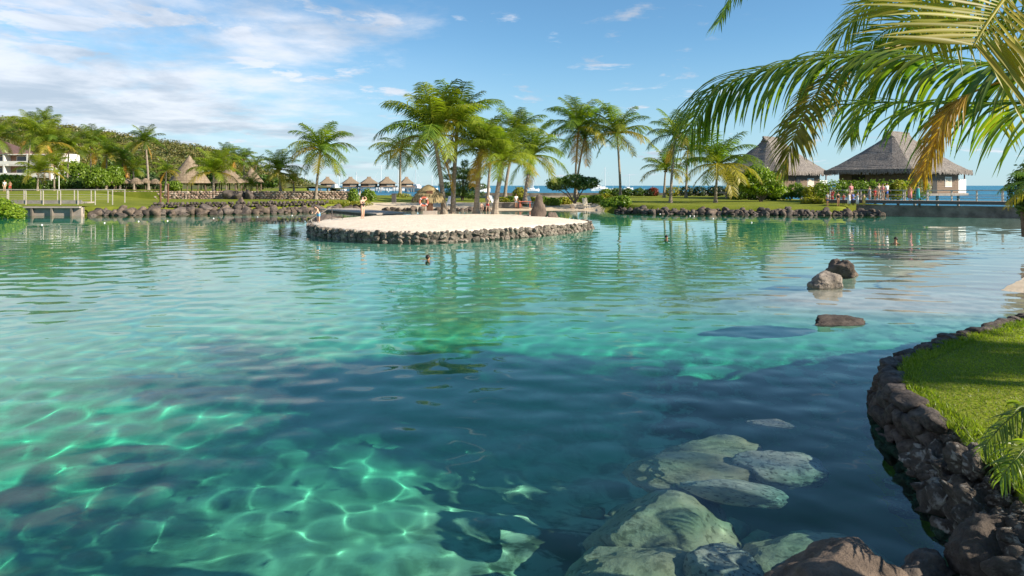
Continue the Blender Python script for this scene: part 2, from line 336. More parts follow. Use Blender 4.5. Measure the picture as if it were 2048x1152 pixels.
# ---------------------------------------------------------------- lagoon bed
def grid(xs, ys):
    X, Y = np.meshgrid(xs, ys, indexing='xy'); n, k = X.shape
    i = np.arange(n*k).reshape(n, k)
    f = np.stack([i[:-1, :-1], i[:-1, 1:], i[1:, 1:], i[1:, :-1]], -1).reshape(-1, 4)
    return X, Y, f
def fine(lo, hi, step, grow, far):          # fine spacing in [lo, hi], growing outside
    a = list(np.arange(lo, hi+1e-6, step)); s = step
    while a[-1] < far[1]: s *= grow; a.append(a[-1]+s)
    s = step
    while a[0] > far[0]: s *= grow; a.insert(0, a[0]-s)
    return np.array(a)
def bedmat():
    m, N, L, b = nodes('lagoon_sand'); b.inputs['Roughness'].default_value = .95; b.inputs['Specular IOR Level'].default_value = .1
    tc = N.new('ShaderNodeTexCoord')
    def noise_(s, d, lo, hi):
        n = N.new('ShaderNodeTexNoise'); n.inputs['Scale'].default_value = s; n.inputs['Detail'].default_value = d; n.inputs['Roughness'].default_value = .6; L.new(tc.outputs['Object'], n.inputs['Vector'])
        r = N.new('ShaderNodeMapRange'); r.inputs[1].default_value = lo; r.inputs[2].default_value = hi; L.new(n.outputs['Fac'], r.inputs[0]); return r.outputs[0]
    base = N.new('ShaderNodeMix'); base.data_type = 'RGBA'; base.inputs['A'].default_value = (.55, .50, .385, 1); base.inputs['B'].default_value = (.73, .67, .54, 1)
    L.new(noise_(1.1, 6, .3, .7), base.inputs['Factor'])
    at_ = N.new('ShaderNodeAttribute'); at_.attribute_name = 'tint'
    alg_shade = N.new('ShaderNodeMath'); alg_shade.operation = 'MULTIPLY'; L.new(noise_(2.3, 9, .44, .58), alg_shade.inputs[0]); L.new(at_.outputs['Fac'], alg_shade.inputs[1])
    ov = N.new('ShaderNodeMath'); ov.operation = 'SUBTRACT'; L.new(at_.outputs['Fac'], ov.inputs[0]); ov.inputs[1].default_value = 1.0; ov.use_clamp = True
    sm = N.new('ShaderNodeMath'); sm.operation = 'ADD'; sm.use_clamp = True; L.new(alg_shade.outputs[0], sm.inputs[0]); L.new(ov.outputs[0], sm.inputs[1]); alg_shade = sm
    mx = N.new('ShaderNodeMix'); mx.data_type = 'RGBA'; L.new(alg_shade.outputs[0], mx.inputs['Factor']); L.new(base.outputs['Result'], mx.inputs['A']); mx.inputs['B'].default_value = (.13, .15, .10, 1)  # algae and painted shade share this dark colour
    L.new(mx.outputs['Result'], b.inputs['Base Color'])
    return m
M['bed'] = bedmat()
xs = fine(-9, 9, .16, 1.10, (-110, 110)); ys = fine(2, 13, .16, 1.06, (-8, 100))
X, Y, f = grid(xs, ys)
near = np.exp(-(np.hypot(X, Y)/16)**2)
Z = -depth(X, Y)-.03+near*(.05*np.sin(9*Y+2.2*np.sin(1.7*X)+3*vnoise(X, Y, 1.3, 8))*.6+.07*(vnoise(X, Y, .7, 31)-.5))
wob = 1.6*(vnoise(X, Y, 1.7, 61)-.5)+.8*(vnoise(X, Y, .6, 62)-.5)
dark_bed = 1.5*smooth(.4, 3.9, X-.12*(Y-9)+wob)*smooth(6.8, 8.6, Y+.6*(X-2.5)+wob)*smooth(15.5, 12, Y+wob)  # dark of the deep, shaded water by the bank, painted into the bed
algae_shade = np.clip(dark_bed+g2(X, Y, 1.1, 6.2, 1.9, 1.7)*1.5+g2(X, Y, 3.0, 9, 3, 3)*.8+.35*smooth(.55, .75, vnoise(X, Y, 6, 77)), 0, 2)  # real algae patches, plus the painted shade on the right
bed = ob('lagoon_bed', mesh('lagoon_bed', np.stack([X, Y, Z], -1).reshape(-1, 3), f, M['bed'], True, algae_shade.ravel()))
tag(bed, 'pale sand bed of the lagoon', None, kind='structure'); bed.cycles.is_caustics_receiver = True

# ---------------------------------------------------------------- lagoon water
BUMPS = []      # (x, y, radius, top z) of the boulders under the surface, so that the water over them is as clear as it is shallow
UNDER = [  # name, label, material, px, py of the centre of its top, top z, radii, rotation, seed
 ('boulder', 'large pale green submerged boulder with its crest in sunlight', 'rock_pale', 1325, 975, -.40, (.78, .68, .58), .3, 1),
 ('boulder', 'broad pale submerged boulder at the bottom edge, left of the mottled one', 'rock_pale', 1275, 1085, -.34, (.72, .62, .55), .9, 2),
 ('boulder', 'mottled submerged boulder at the bottom edge with brown patches', 'rock_grey', 1450, 1095, -.10, (.34, .36, .42), .2, 3),
 ('boulder', 'elongated grey boulder lying slanted just under the surface', 'rock_grey', 1465, 950, -.16, (.52, .20, .22), -.42, 4),
 ('boulder', 'rounded grey boulder just under the surface, half in shade', 'rock_grey', 1557, 905, -.10, (.50, .36, .36), -.15, 5),
 ('boulder', 'flat pale submerged boulder behind the slanted grey one', 'rock_pale', 1405, 898, -.36, (.85, .5, .38), -.1, 6),
 ('boulder', 'small grey stone breaking the surface farthest out among the sunken boulders', 'rock_grey', 1542, 838, -.02, (.29, .15, .14), -.2, 7),
 ('boulder', 'faint sunken boulder beside the farthest small grey stone', 'rock_pale', 1425, 850, -.5, (.62, .34, .34), .2, 8),
 ('boulder', 'dim shaded boulder under water in front of the craggy bank', 'rock_pale', 1640, 1050, -.5, (.72, .52, .42), .1, 9),
]
for (_, _, _, px, py, zt, rad, _, _) in UNDER:
    d_ = dist(py); BUMPS.append((at(px, d_), d_, max(rad[0], rad[1])*1.05, zt))
def watermat():
    m, N, L, b = nodes('lagoon_water'); N.remove(b); out = N['Material Output']
    at_ = N.new('ShaderNodeAttribute'); at_.attribute_name = 'tint'   # depth of the water below, in metres
    def ex(k):
        a = N.new('ShaderNodeMath'); a.operation = 'MULTIPLY'; a.inputs[1].default_value = -k; L.new(at_.outputs['Fac'], a.inputs[0])
        e = N.new('ShaderNodeMath'); e.operation = 'EXPONENT'; L.new(a.outputs[0], e.inputs[0]); return e.outputs[0]
    # base colour of a refracting surface is applied as its square root, once for the light going in and once for the light coming out
    cb = N.new('ShaderNodeCombineColor'); L.new(ex(1.2), cb.inputs[0]); L.new(ex(.15), cb.inputs[1]); L.new(ex(.29), cb.inputs[2])
    p = N.new('ShaderNodeBsdfPrincipled'); p.inputs['Transmission Weight'].default_value = 1; p.inputs['Roughness'].default_value = 0; p.inputs['IOR'].default_value = 1.333
    L.new(cb.outputs[0], p.inputs['Base Color']); L.new(p.outputs[0], out.inputs[0])
    return m
def lagoon_water():
    nr, na = 720, 640
    r = 1.2*np.power(100/1.2, np.linspace(0, 1, nr)**.92); a = np.linspace(-1.35, 1.35, na)
    Rr, A = np.meshgrid(r, a, indexing='ij'); X = Rr*np.sin(A); Y = Rr*np.cos(A)-1.0
    Z = np.zeros_like(X); g = np.random.default_rng(3)
    cell = Rr*.0075                                          # mesh spacing at that distance
    for i in range(90):
        L_ = .15*(15**g.random()); k = 2*math.pi/L_; th = g.normal(math.pi/2+.15, .6); amp = .00125*L_**.9*(1.25 if .3 < L_ < .9 else 1)*(.5 if L_ > 1.3 else 1)
        gust = .35+1.3*vnoise(X+i*3.7, Y*.8, 6+2*L_, 300+i % 9)
        Z += amp*gust*np.sin(k*(X*math.cos(th)+Y*math.sin(th))+g.random()*6.28)*np.clip(L_/(cell*4)-.4, 0, 1)*(.47+.22*smooth(5, 25, Rr))
    D = depth(X, Y)
    for (bx, by, br, bt) in BUMPS:
        q = np.hypot(X-bx, Y-by); D = np.minimum(D, -bt+.16+np.maximum(q-br*.55, 0)*1.4)
    D = np.maximum(D, 0)
    i = np.arange(nr*na).reshape(nr, na); f = np.stack([i[:-1, :-1], i[:-1, 1:], i[1:, 1:], i[1:, :-1]], -1).reshape(-1, 4)
    keep = (Y < shore(X)+2.0) & (edge_sd(X, Y) < 2.5) & ~(isl_sd(X, Y) < -1.0)
    f = f[keep.ravel()[f].all(1)]
    o = ob('lagoon_water', mesh('lagoon_water', np.stack([X, Y, Z], -1).reshape(-1, 3), f, watermat(), True, D.ravel()))
    tag(o, 'clear turquoise lagoon water', None, kind='structure'); o.cycles.is_caustics_caster = True
    return o
lagoon_water()

# ---------------------------------------------------------------- the sea
def seamat():
    m, N, L, b = nodes('sea_water'); b.inputs['Roughness'].default_value = .3; b.inputs['IOR'].default_value = 1.33; b.inputs['Specular IOR Level'].default_value = .22
    tc = N.new('ShaderNodeTexCoord'); mp = N.new('ShaderNodeMapping'); mp.inputs['Scale'].default_value = (.25, 1, 1); L.new(tc.outputs['Object'], mp.inputs[0])
    n = N.new('ShaderNodeTexNoise'); n.inputs['Scale'].default_value = .02; n.inputs['Detail'].default_value = 4; L.new(mp.outputs[0], n.inputs['Vector'])
    r = N.new('ShaderNodeValToRGB'); r.color_ramp.elements[0].position = .35; r.color_ramp.elements[1].position = .65; r.color_ramp.elements[0].color = (.008, .11, .21, 1); r.color_ramp.elements[1].color = (.02, .20, .29, 1)
    L.new(n.outputs['Fac'], r.inputs[0]); L.new(r.outputs[0], b.inputs['Base Color'])
    n2 = N.new('ShaderNodeTexNoise'); n2.inputs['Scale'].default_value = .6; n2.inputs['Detail'].default_value = 5; L.new(tc.outputs['Object'], n2.inputs['Vector'])
    bp = N.new('ShaderNodeBump'); bp.inputs['Distance'].default_value = .8; L.new(n2.outputs['Fac'], bp.inputs['Height']); L.new(bp.outputs[0], b.inputs['Normal'])
    return m
cx = np.array([-200, -120, -60, -40, -20, 0, 10, 20, 34, 45, 58, 80, 200], float)
v = []; rows = []
front = np.stack([cx, shore(cx)+3, np.full_like(cx, -.2)], -1)
allr = [front]
for s, yy in ((1.5, 200), (5, 700), (40, 4000), (250, 30000)): allr.append(np.stack([cx*s, np.full_like(cx, yy), np.full_like(cx, -.2)], -1))
V = np.concatenate(allr); k = len(cx)
i = np.arange(len(V)).reshape(-1, k); f = np.stack([i[:-1, :-1], i[:-1, 1:], i[1:, 1:], i[1:, :-1]], -1).reshape(-1, 4)
tag(ob('sea', mesh('sea', V, f, seamat())), 'blue open sea behind the lagoon', None, kind='structure')

# ---------------------------------------------------------------- back shore, terrace, hill
xs = np.arange(-150, 41.1, 1.0); ys = np.concatenate([np.arange(58, 96, .5), np.arange(96, 127.1, 1.5)])
X, Y, f = grid(xs, ys); Z = back_z(X, Y)
t = Y-shore(X); b = beachness(X)
sandm = b*smooth(14, 10, t)+(1-b)*0
Xr = np.where(X > 40, 1, 0)
Z = np.where(((X > 40.5) | (Y > 126.6)) & (t > 0), -1.5, Z)
keep = (t > -4).ravel()[f].any(1)
lgo = ob('lawn_ground', mesh('lawn_ground', np.stack([X, Y, Z], -1).reshape(-1, 3), f[keep], M['ground'], True, sandm.ravel())); lgo.cycles.is_caustics_receiver = True
tag(lgo, 'lawn and pale beach across the lagoon', None, kind='structure')
mb = MB()
TER = [(-150, 95.5), (-56, 95.5), (-23, 97.5), (-23.5, 101), (-42, 128), (-78, 262), (-110, 330), (-320, 330), (-320, 95.5)]
mb.add([(x, y, 2.05) for x, y in TER]+[(x, y, -2) for x, y in TER], [tuple(range(len(TER)))]+[(i, i+len(TER), (i+1) % len(TER)+len(TER), (i+1) % len(TER)) for i in range(len(TER))])
tag(mb.build('terrace_ground', M['ground']), 'raised grassy terrace behind the stone wall', None, kind='structure')
def hill_z(x, y):
    u = x/y*F+1024                                             # a ridge falling from left to right
    top = np.interp(x, [-420, -330, -215, -150, -128, -104, -90, -78, -68], [34, 34, 30, 20.5, 17.5, 13.5, 9, 5, 1.3])
    prof = np.exp(-((y-235)/42)**2)
    return 1.5+np.maximum(top-1.5, 0)*prof+1.2*(vnoise(x, y, 12, 3)-.5)
X, Y, f = grid(np.arange(-420, -66, 5.), np.arange(170, 330, 5.)); Z = hill_z(X, Y)
hill_m = mat('hill_soil', (.05, .07, .02), (.12, .11, .04), .1, .95)
tag(ob('hill', mesh('hill', np.stack([X, Y, Z], -1).reshape(-1, 3), f, hill_m, True)), 'wooded hill rising behind the hotel', None, kind='structure')

# ---------------------------------------------------------------- right bank and the near bank
xs = fine(2.6, 15, .14, 1.12, (2.4, 130)); ys = fine(2.5, 21, .16, 1.12, (-14, 60))
X, Y, f = grid(xs, ys); s = edge_sd(X, Y)
beach = smooth(15.2, 16.8, Y)
zl = np.where(s > 0, .50+.035*np.minimum(s, 6)+.05*(vnoise(X, Y, 1.1, 12)-.5), 0)
zl = np.where(s < .12, -1.6, zl)
zb = np.clip(.11*s-.01, -.4, .9)
Z = zl*(1-beach)+zb*beach
sandm = beach*smooth(5, 3.5, s)
keep = ((s > -.35) | (beach > .02)).ravel()[f].all(1) & (s > -3).ravel()[f].all(1)
rb = ob('right_bank', mesh('right_bank', np.stack([X, Y, Z], -1).reshape(-1, 3), f[keep], M['ground'], True, sandm.ravel()))
rb.cycles.is_caustics_receiver = True
tag(rb, 'grassy bank and sandy beach on the right', None, kind='structure')
mb = MB(); mb.box((-10, -5.0, -.6), (26, 8.0, 2.2)); tag(mb.build('near_bank', M['ground']), 'ground the photographer stands on', None, kind='structure')

# ---------------------------------------------------------------- stones
def rock_mesh(name, seed, sub, m, rough=.22, cuts=5, freq=1.2, smooth_=True, block=0):
    bm = bmesh.new(); bmesh.ops.create_icosphere(bm, subdivisions=sub, radius=1)
    rd = random.Random(seed); off = Vector((rd.uniform(0, 50), rd.uniform(0, 50), rd.uniform(0, 50)))
    planes = []
    for _ in range(cuts):
        n = Vector((rd.gauss(0, 1), rd.gauss(0, 1), rd.gauss(0, .8))).normalized(); planes.append((n, rd.uniform(.58, .86)))
    for vv in bm.verts:
        p = vv.co.copy()
        if block: p = p/((abs(p.x)**block+abs(p.y)**block+abs(p.z)**block)**(1/block))
        for n, h in planes:
            q = p.dot(n)
            if q > h: p -= n*(q-h)*.93
        p *= 1+rough*(mnoise.fractal(p*freq+off, .9, 2.1, 5)) if True else 1
        vv.co = p
    me = bpy.data.meshes.new(name); bm.to_mesh(me); bm.free(); me.materials.append(m)
    if smooth_: me.polygons.foreach_set('use_smooth', np.ones(len(me.polygons), dtype=bool))
    return me
RK = [rock_mesh('stone', 100+i, 3, M['rock'], .15, 6, 1.6, block=5) for i in range(8)]       # for walls, 320 faces
RS = [rock_mesh('stone', 200+i, 2, M['rock_wet'], .16, 6, 1.3, smooth_=False, block=5) for i in range(8)]
RB = [rock_mesh('boulder', 300+i, 3, M['rock'], .18, 9, 1.3, block=3.2) for i in range(6)]
def stone(me, parent, loc, rad, rz=None, m=None, name='stone', recv=False, tilt=.25):
    o = ob(name, me, parent, loc, (random.uniform(-tilt, tilt), random.uniform(-tilt, tilt), random.uniform(0, 6.28) if rz is None else rz), rad, m)
    if recv: o.cycles.is_caustics_receiver = True
    return o

# ---------------------------------------------------------------- the island: sand, stone wall
isl_thing = thing('sand_island', 'small sand island with dark stone wall in the middle of the lagoon', 'island', (-4, 45, 0))
isl_thing['kind'] = 'structure'
def resample(p, step, closed=True):
    p = [Vector((a, b, 0)) for a, b in p]; n = len(p); out = []
    rngi = n if closed else n-1
    pts = []
    for i in range(rngi):
        a, b, c, d = p[(i-1) % n] if closed or i > 0 else p[0], p[i], p[(i+1) % n], p[(i+2) % n] if closed or i+2 < n else p[-1]
        for k in range(20):
            t = k/20; pts.append(.5*((2*b)+(c-a)*t+(2*a-5*b+4*c-d)*t*t+(3*b-a-3*c+d)*t**3))
    if not closed: pts.append(p[-1])
    else: pts.append(pts[0])
    acc = 0; out = [pts[0]]
    for a, b in zip(pts[:-1], pts[1:]):
        acc += (b-a).length
        if acc >= step: out.append(b); acc = 0
    return out
ring = resample(ISL, .45)
# sand top: rings shrinking to the centre
c0 = Vector((-4, 45, 0)); v = []; f = []; n = len(ring)
sc_ = [(1.0, -1.2), (.995, .50), (.97, .56), (.93, .60), (.85, .64), (.75, .67), (.62, .70), (.48, .72), (.34, .73), (.18, .74), (.05, .74)]
for k, (s_, z_) in enumerate(sc_):
    for p in ring:
        q = c0+(p-c0)*s_; back = smooth(50, 54.5, q.y)*.0
        zz = z_-.12*float(smooth(0, 4.5, q.x-1.0))*(k > 0) + (.05*(float(vnoise(q.x, q.y, .8, 4))-.5)+.03*(float(vnoise(q.x, q.y, .35, 14))-.5))*(k > 1)
        v.append((q.x-c0.x, q.y-c0.y, zz))
for k in range(len(sc_)-1):
    for j in range(n): f.append((k*n+j, k*n+(j+1) % n, (k+1)*n+(j+1) % n, (k+1)*n+j))
f.append(tuple(range((len(sc_)-1)*n, len(sc_)*n)))
ob('sand', mesh('island_sand', v, f, M['sand'], True), isl_thing).cycles.is_caustics_receiver = True
iw = thing('island_wall', 'low dark stone wall ringing the sand island', 'stone wall', (-4, 45, 0))
path = resample(ISL, .20); cnt = 0
cv = [(p.x-c0.x+(p.x-c0.x)*.004*(1 if k else 1), p.y-c0.y+(p.y-c0.y)*.004, z_-.12*float(smooth(0, 4.5, p.x-1.0))) for k, z_ in enumerate((-1.3, .49)) for p in ring]
ob('core', mesh('wall_core', cv, [(j, (j+1) % n, n+(j+1) % n, n+j) for j in range(n)], M['rock_wet']), iw).cycles.is_caustics_receiver = True
infill = MB(); ib_ = bmesh.new(); bmesh.ops.create_icosphere(ib_, subdivisions=1, radius=1); iv = [v_.co.copy() for v_ in ib_.verts]; if_ = [tuple(v_.index for v_ in f_.verts) for f_ in ib_.faces]; ib_.free()
acc = 0; nxt = 0; rd = random.Random(21)
for p, p2 in zip(path[:-1], path[1:]):
    acc += (p2-p).length
    if p.y > 49.3: continue
    nrm = Vector((p.x+4, (p.y-45), 0)).normalized(); ang = math.atan2(nrm.y, nrm.x)+1.57
    low = .10*float(smooth(0, 4.5, p.x-1.0))
    for _ in range(4):                                        # small stones wedged into the joints
        q = p-c0+nrm*rd.uniform(-.05, .05); r_ = rd.uniform(.05, .10); zz = rd.uniform(-.05, .56)-low
        infill.add([(q.x+v_.x*r_*rd.uniform(.9, 1.4)+0, q.y+v_.y*r_, zz+v_.z*r_*.8) for v_ in iv], if_)
    if acc < nxt or cnt > 294: continue
    nxt = acc+rd.uniform(.24, .36)*(1 if p.y < 46 else 1.6)
    zs = [.0, .21, .40] if rd.random() < .7 else [.06, .36]
    for row, zb_ in enumerate(zs):
        big = 1.0 if len(zs) == 3 else 1.5
        q = p-c0+nrm*(rd.uniform(-.05, .05)+(2-row)*.03)
        stone(rd.choice(RS), iw, (q.x+rd.uniform(-.06, .06), q.y, zb_+.05-low*.9+rd.uniform(-.03, .03)), (rd.uniform(.12, .20)*big**.5, rd.uniform(.13, .18), rd.uniform(.085, .13)*big), rz=ang+rd.uniform(-.3, .3), recv=True, tilt=.35); cnt += 1
io = tag(infill.build('small_stones', M['rock_wet'], iw), kind='stuff'); io.cycles.is_caustics_receiver = True
print('island stones', cnt)

# ---------------------------------------------------------------- riprap banks
def riprap(name, label, px0, px1, rmin, rmax, loc, m, small=False):
    t_ = thing(name, label, 'rock bank', loc)
    x0, x1 = at(px0, float(shore(np.array(at(px0, 67))))), at(px1, 68)
    x = x0; k = 0
    while x < x1:
        r = random.uniform(rmin, rmax)
        y = float(shore(x))
        stone(random.choice(RB), t_, (x-loc[0], y-loc[1]+random.uniform(-.15, .15), random.uniform(.05, .22)), (r*random.uniform(.95, 1.3), r*.9, r*random.uniform(.75, 1.0)), name='boulder', recv=True, m=M['rock_brown'] if random.random() < .35 else None)
        if random.random() < .9:
            r2 = r*random.uniform(.55, .95)
            stone(random.choice(RB), t_, (x-loc[0]+random.uniform(-.3, .3), y-loc[1]+.45, r*.75+random.uniform(.0, .2)), (r2*1.2, r2*.9, r2*.75), name='boulder', recv=True, m=M['rock_brown'] if random.random() < .35 else None)
        if random.random() < .6:
            r3 = r*random.uniform(.35, .55)
            stone(random.choice(RB), t_, (x-loc[0]+random.uniform(-.4, .4), y-loc[1]-.45, .02), (r3*1.4, r3, r3*.7), name='boulder', recv=True)
        x += r*1.2; k += 1
    return t_
riprap('riprap_bank', 'bank of big dark boulders along the left shore beside the wooden weir', 190, 672, .36, .70, (-30, 70, 0), None)
riprap('riprap_bank', 'bank of small dark boulders below the lawn on the right shore', 1222, 1742, .26, .50, (23, 68, 0), None)
# small stones capping the left bank
cap = thing('cap_wall', 'row of small dark stones edging the grass above the left boulders', 'stone wall', (-30, 70, 0))
mb_i = 0
for x in np.arange(at(295, 67), at(640, 74), .34):
    y = float(shore(x))+1.05
    for row in range(2):
        stone(random.choice(RS), cap, (x+30+random.uniform(-.08, .08)+.15*row, y-70, .88+row*.22), (.2, .18, .15), m=M['rock'])
# stones along the waterline of the back beach
bs = thing('beach_stones', 'line of grey stones along the far edge of the channel behind the island', 'stones', (-8, 79, 0))
x = -15
while x < -2:
    r = random.uniform(.22, .5); stone(random.choice(RK), bs, (x+8, float(shore(x))-79-.5, .12), (r*1.3, r, r*.8), m=M['rock_brown'], recv=True); x += r*2.1
for x in (6.2, 7.5, 8.4): pass

# standing stone and its two companions on the island
def big_rock(name, label, me, loc, rad, rz, m=None, cat='boulder', group=None, tilt=(0, 0)):
    o = ob(name, me, None, loc, (tilt[0], tilt[1], rz), rad, m); tag(o, label, cat, group); o.cycles.is_caustics_receiver = True
    return o
def menhir():
    bm = bmesh.new(); bmesh.ops.create_icosphere(bm, subdivisions=4, radius=1)
    for q in bm.verts:
        p = q.co; h = (p.z+1)/2
        wx = np.interp(h, [0, .1, .35, .7, .9, 1], [.95, 1.0, .88, .58, .34, .08]); rr = math.hypot(p.x, p.y)+1e-6
        sx, sy = p.x/rr, p.y/rr; k = min(1, rr*1.6)
        p.x = sx*wx*k; p.y = sy*wx*k*.8; p.x += .10*h
        p += p.normalized()*.16*mnoise.fractal(Vector((p.x, p.y, p.z*1.3))*1.3+Vector((3, 8, 1)), .9, 2.1, 5)
    me = bpy.data.meshes.new('standing_stone'); bm.to_mesh(me); bm.free(); me.materials.append(M['rock_brown']); me.polygons.foreach_set('use_smooth', np.ones(len(me.polygons), dtype=bool)); return me
d = 50.0
big_rock('standing_stone', 'tall upright brown stone standing on the sand island', menhir(), (at(1077, d), d, .55+.82), (.60, .48, 1.0), .2, cat='standing stone')
big_rock('boulder', 'low rounded boulder left of the upright stone on the island', RB[1], (at(1047, d), d, .50), (.55, .45, .30), .4, M['rock_brown'])
big_rock('boulder', 'round brown boulder right of the upright stone on the island', RB[3], (at(1107, d), d, .48), (.55, .45, .46), 1.4, M['rock_brown'])
for i, (px, py, r, lab) in enumerate([(636, 447, .5, 'dark wet rock at the foot of the island handrail'), (655, 441, .75, 'broad dark rock behind the boy on the island'), (672, 447, .5, 'low dark rock right of the boy on the island')]):
    d = dist(py, .4); big_rock('rock', lab, RB[i+2], (at(px, d), d, .45), (r*1.25, r*.8, r*.5), i, M['rock'])

# rocks breaking the water on the right
for px, py, rad, rz, m_, lab, k in [(1655, 572, (.66, .44, .42), .5, 'rock_tan', 'pale sunlit rock in the shallows, nearer of a pair', 2),
                                 (1686, 550, (.58, .5, .52), -.5, 'rock_brown', 'dark humped rock behind the pale sunlit one', 4),
                                 (1673, 646, (.62, .32, .19), .15, 'rock', 'low dark rock alone in the blue water', 1)]:
    d = dist(py); me_ = rock_mesh('shoal_rock', 640+k, 5, M[m_], .22, 6, 1.4); big_rock('shoal_rock', lab, me_, (at(px, d), d, -.02), rad, rz)
# sunken boulders
for (nm, lab, m_, px, py, zt, rad, rz, sd) in UNDER:
    d = dist(py); me_ = rock_mesh(nm, 900+sd, 5, M[m_], .17, 4, 1.15)
    big_rock(nm, lab, me_, (at(px, d), d, zt-rad[2]), (rad[0], rad[1], rad[2]*1.05), rz)
rub = MB(); rd = random.Random(8); pr_ = rock_mesh('tmp2', 55, 2, M['rock_pale'], .2, 5, 1.4, block=3); pv = [tuple(p.co) for p in pr_.vertices]; pf = [tuple(p.vertices) for p in pr_.polygons]
for k in range(150):
    x_, y_ = rd.uniform(.6, 4.0), rd.uniform(4.0, 8.6)
    if x_ < .5+(8.6-y_)*.05+rd.uniform(0, .9): continue
    r_ = .05+.16*rd.random()**2.2; A = Matrix.Rotation(rd.uniform(0, 6.28), 3, 'Z') @ Matrix.Rotation(rd.uniform(-.5, .5), 3, 'X'); c_ = Vector((x_, y_, -float(depth(np.array([x_]), np.array([y_]))[0])+r_*.2))
    rub.add([c_+A @ Vector((p[0]*r_*1.3, p[1]*r_, p[2]*r_*.7)) for p in pv], pf)
rbo = tag(rub.build('sunken_rubble', M['rock_pale'], None, True), 'scattered small stones on the bed between the sunken boulders', 'rubble', kind='stuff'); rbo.cycles.is_caustics_receiver = True
for px, py, z, rad, rz, lab, m_, k in [(1680, 1165, -.06, (.52, .34, .30), .1, 'brown pitted rock at the bottom edge, its top dry', 'rock_brown', 5), (1850, 1150, -.1, (.30, .26, .22), .6, 'black wet rock between the brown rock and the bank', 'rock', 6),
                                    (1990, 1150, .1, (.36, .3, .30), .3, 'dark rock in the bottom right corner', 'rock', 7)]:
    d = dist(py); me_ = rock_mesh('near_rock', 700+k, 5, M[m_], .22, 5, 1.4); big_rock('near_rock', lab, me_, (at(px, d), d, z), rad, rz)

# ---------------------------------------------------------------- wall of the right bank
rw = thing('bank_wall', 'curved dark stone wall edging the grassy bank on the right', 'stone wall', (5, 8, 0))
ep = resample([p for p in EDGE if 2.5 < p[1] < 16.7], .05, closed=False)
CR = [rock_mesh('crag', 400+i, 4, M['rock_crag'], .42, 8, 1.9, block=3.5) for i in range(5)]
acc = 0; nxt = 0; k = 0
for a, b in zip(ep[:-1], ep[1:]):
    acc += (b-a).length
    if acc < nxt: continue
    t_ = (b-a).normalized(); nrm = Vector((-t_.y, t_.x, 0)); ang = math.atan2(t_.y, t_.x)
    if a.y < 7.0:                                            # rough crag of lava and coral rock
        for row in range(4):
            r = random.uniform(.15, .27)
            stone(random.choice(CR), rw, (a.x-5+nrm.x*(-.08+.10*(3-row))+random.uniform(-.05, .05), a.y-8+nrm.y*.08+random.uniform(-.08, .08), -.30+row*.22+random.uniform(-.05, .05)), (r*1.2*(.62 if row == 3 else 1), r*(.62 if row == 3 else 1), r*random.uniform(.8, 1.1)*(.55 if row == 3 else 1)), name='rock', recv=True, tilt=.6)
        nxt = acc+.22
    else:
        L_ = random.uniform(.14, .25)
        for row in range(5):
            zz = [-.32, -.12, .08, .28, .46][row]
            off = .04*(4-row)-.03+random.uniform(-.03, .03)
            stone(random.choice(RK), rw, (a.x-5+nrm.x*off, a.y-8+nrm.y*off, zz+random.uniform(-.02, .03)), (L_*random.uniform(.85, 1.15), .16 if row < 4 else .14, .13 if row < 4 else .09), rz=ang+random.uniform(-.3, .3), recv=True, tilt=.15)
        nxt = acc+L_*1.3
    k += 1
# short grass on the bank
def grass_blades(n, name, region, h):
    g = np.random.default_rng(5); P = []
    x = g.uniform(region[0], region[1], n*2); y = g.uniform(region[2], region[3], n*2); s = edge_sd(x, y)
    m_ = (s > .03+.10*vnoise(x, y, .4, 9)) & (x < 1.05*y+1.5) & (y < 15+0*x); x, y, s = x[m_], y[m_], s[m_]
    z = .50+.035*np.minimum(s, 6)+.05*(vnoise(x, y, 1.1, 12)-.5)-.012
    n = len(x); a = g.uniform(0, 6.28, n); hh = h*g.uniform(.5, 1.3, n)*(1+.9*(s < .35)); wd = .006*(.6+y/9)
    ln = hh*g.normal(0, .55, n); lm = hh*g.normal(0, .55, n)
    A = np.stack([x-wd*np.cos(a), y-wd*np.sin(a), z], -1); B = np.stack([x+wd*np.cos(a), y+wd*np.sin(a), z], -1); C = np.stack([x+ln, y+lm, z+hh], -1)
    V = np.stack([A, B, C], 1).reshape(-1, 3); f = np.arange(3*n).reshape(-1, 3)
    tint = np.clip(g.normal(.45, .28, n)+1.0*(vnoise(x, y, 1.3, 41)-.5), 0, 1)
    o = ob(name, mesh(name, V, f, M['grassblade'], False, tint)); return o
tag(grass_blades(190000, 'bank_grass', (3.4, 15, 3.5, 15), .030), 'short green grass on the right bank', 'grass', kind='stuff')

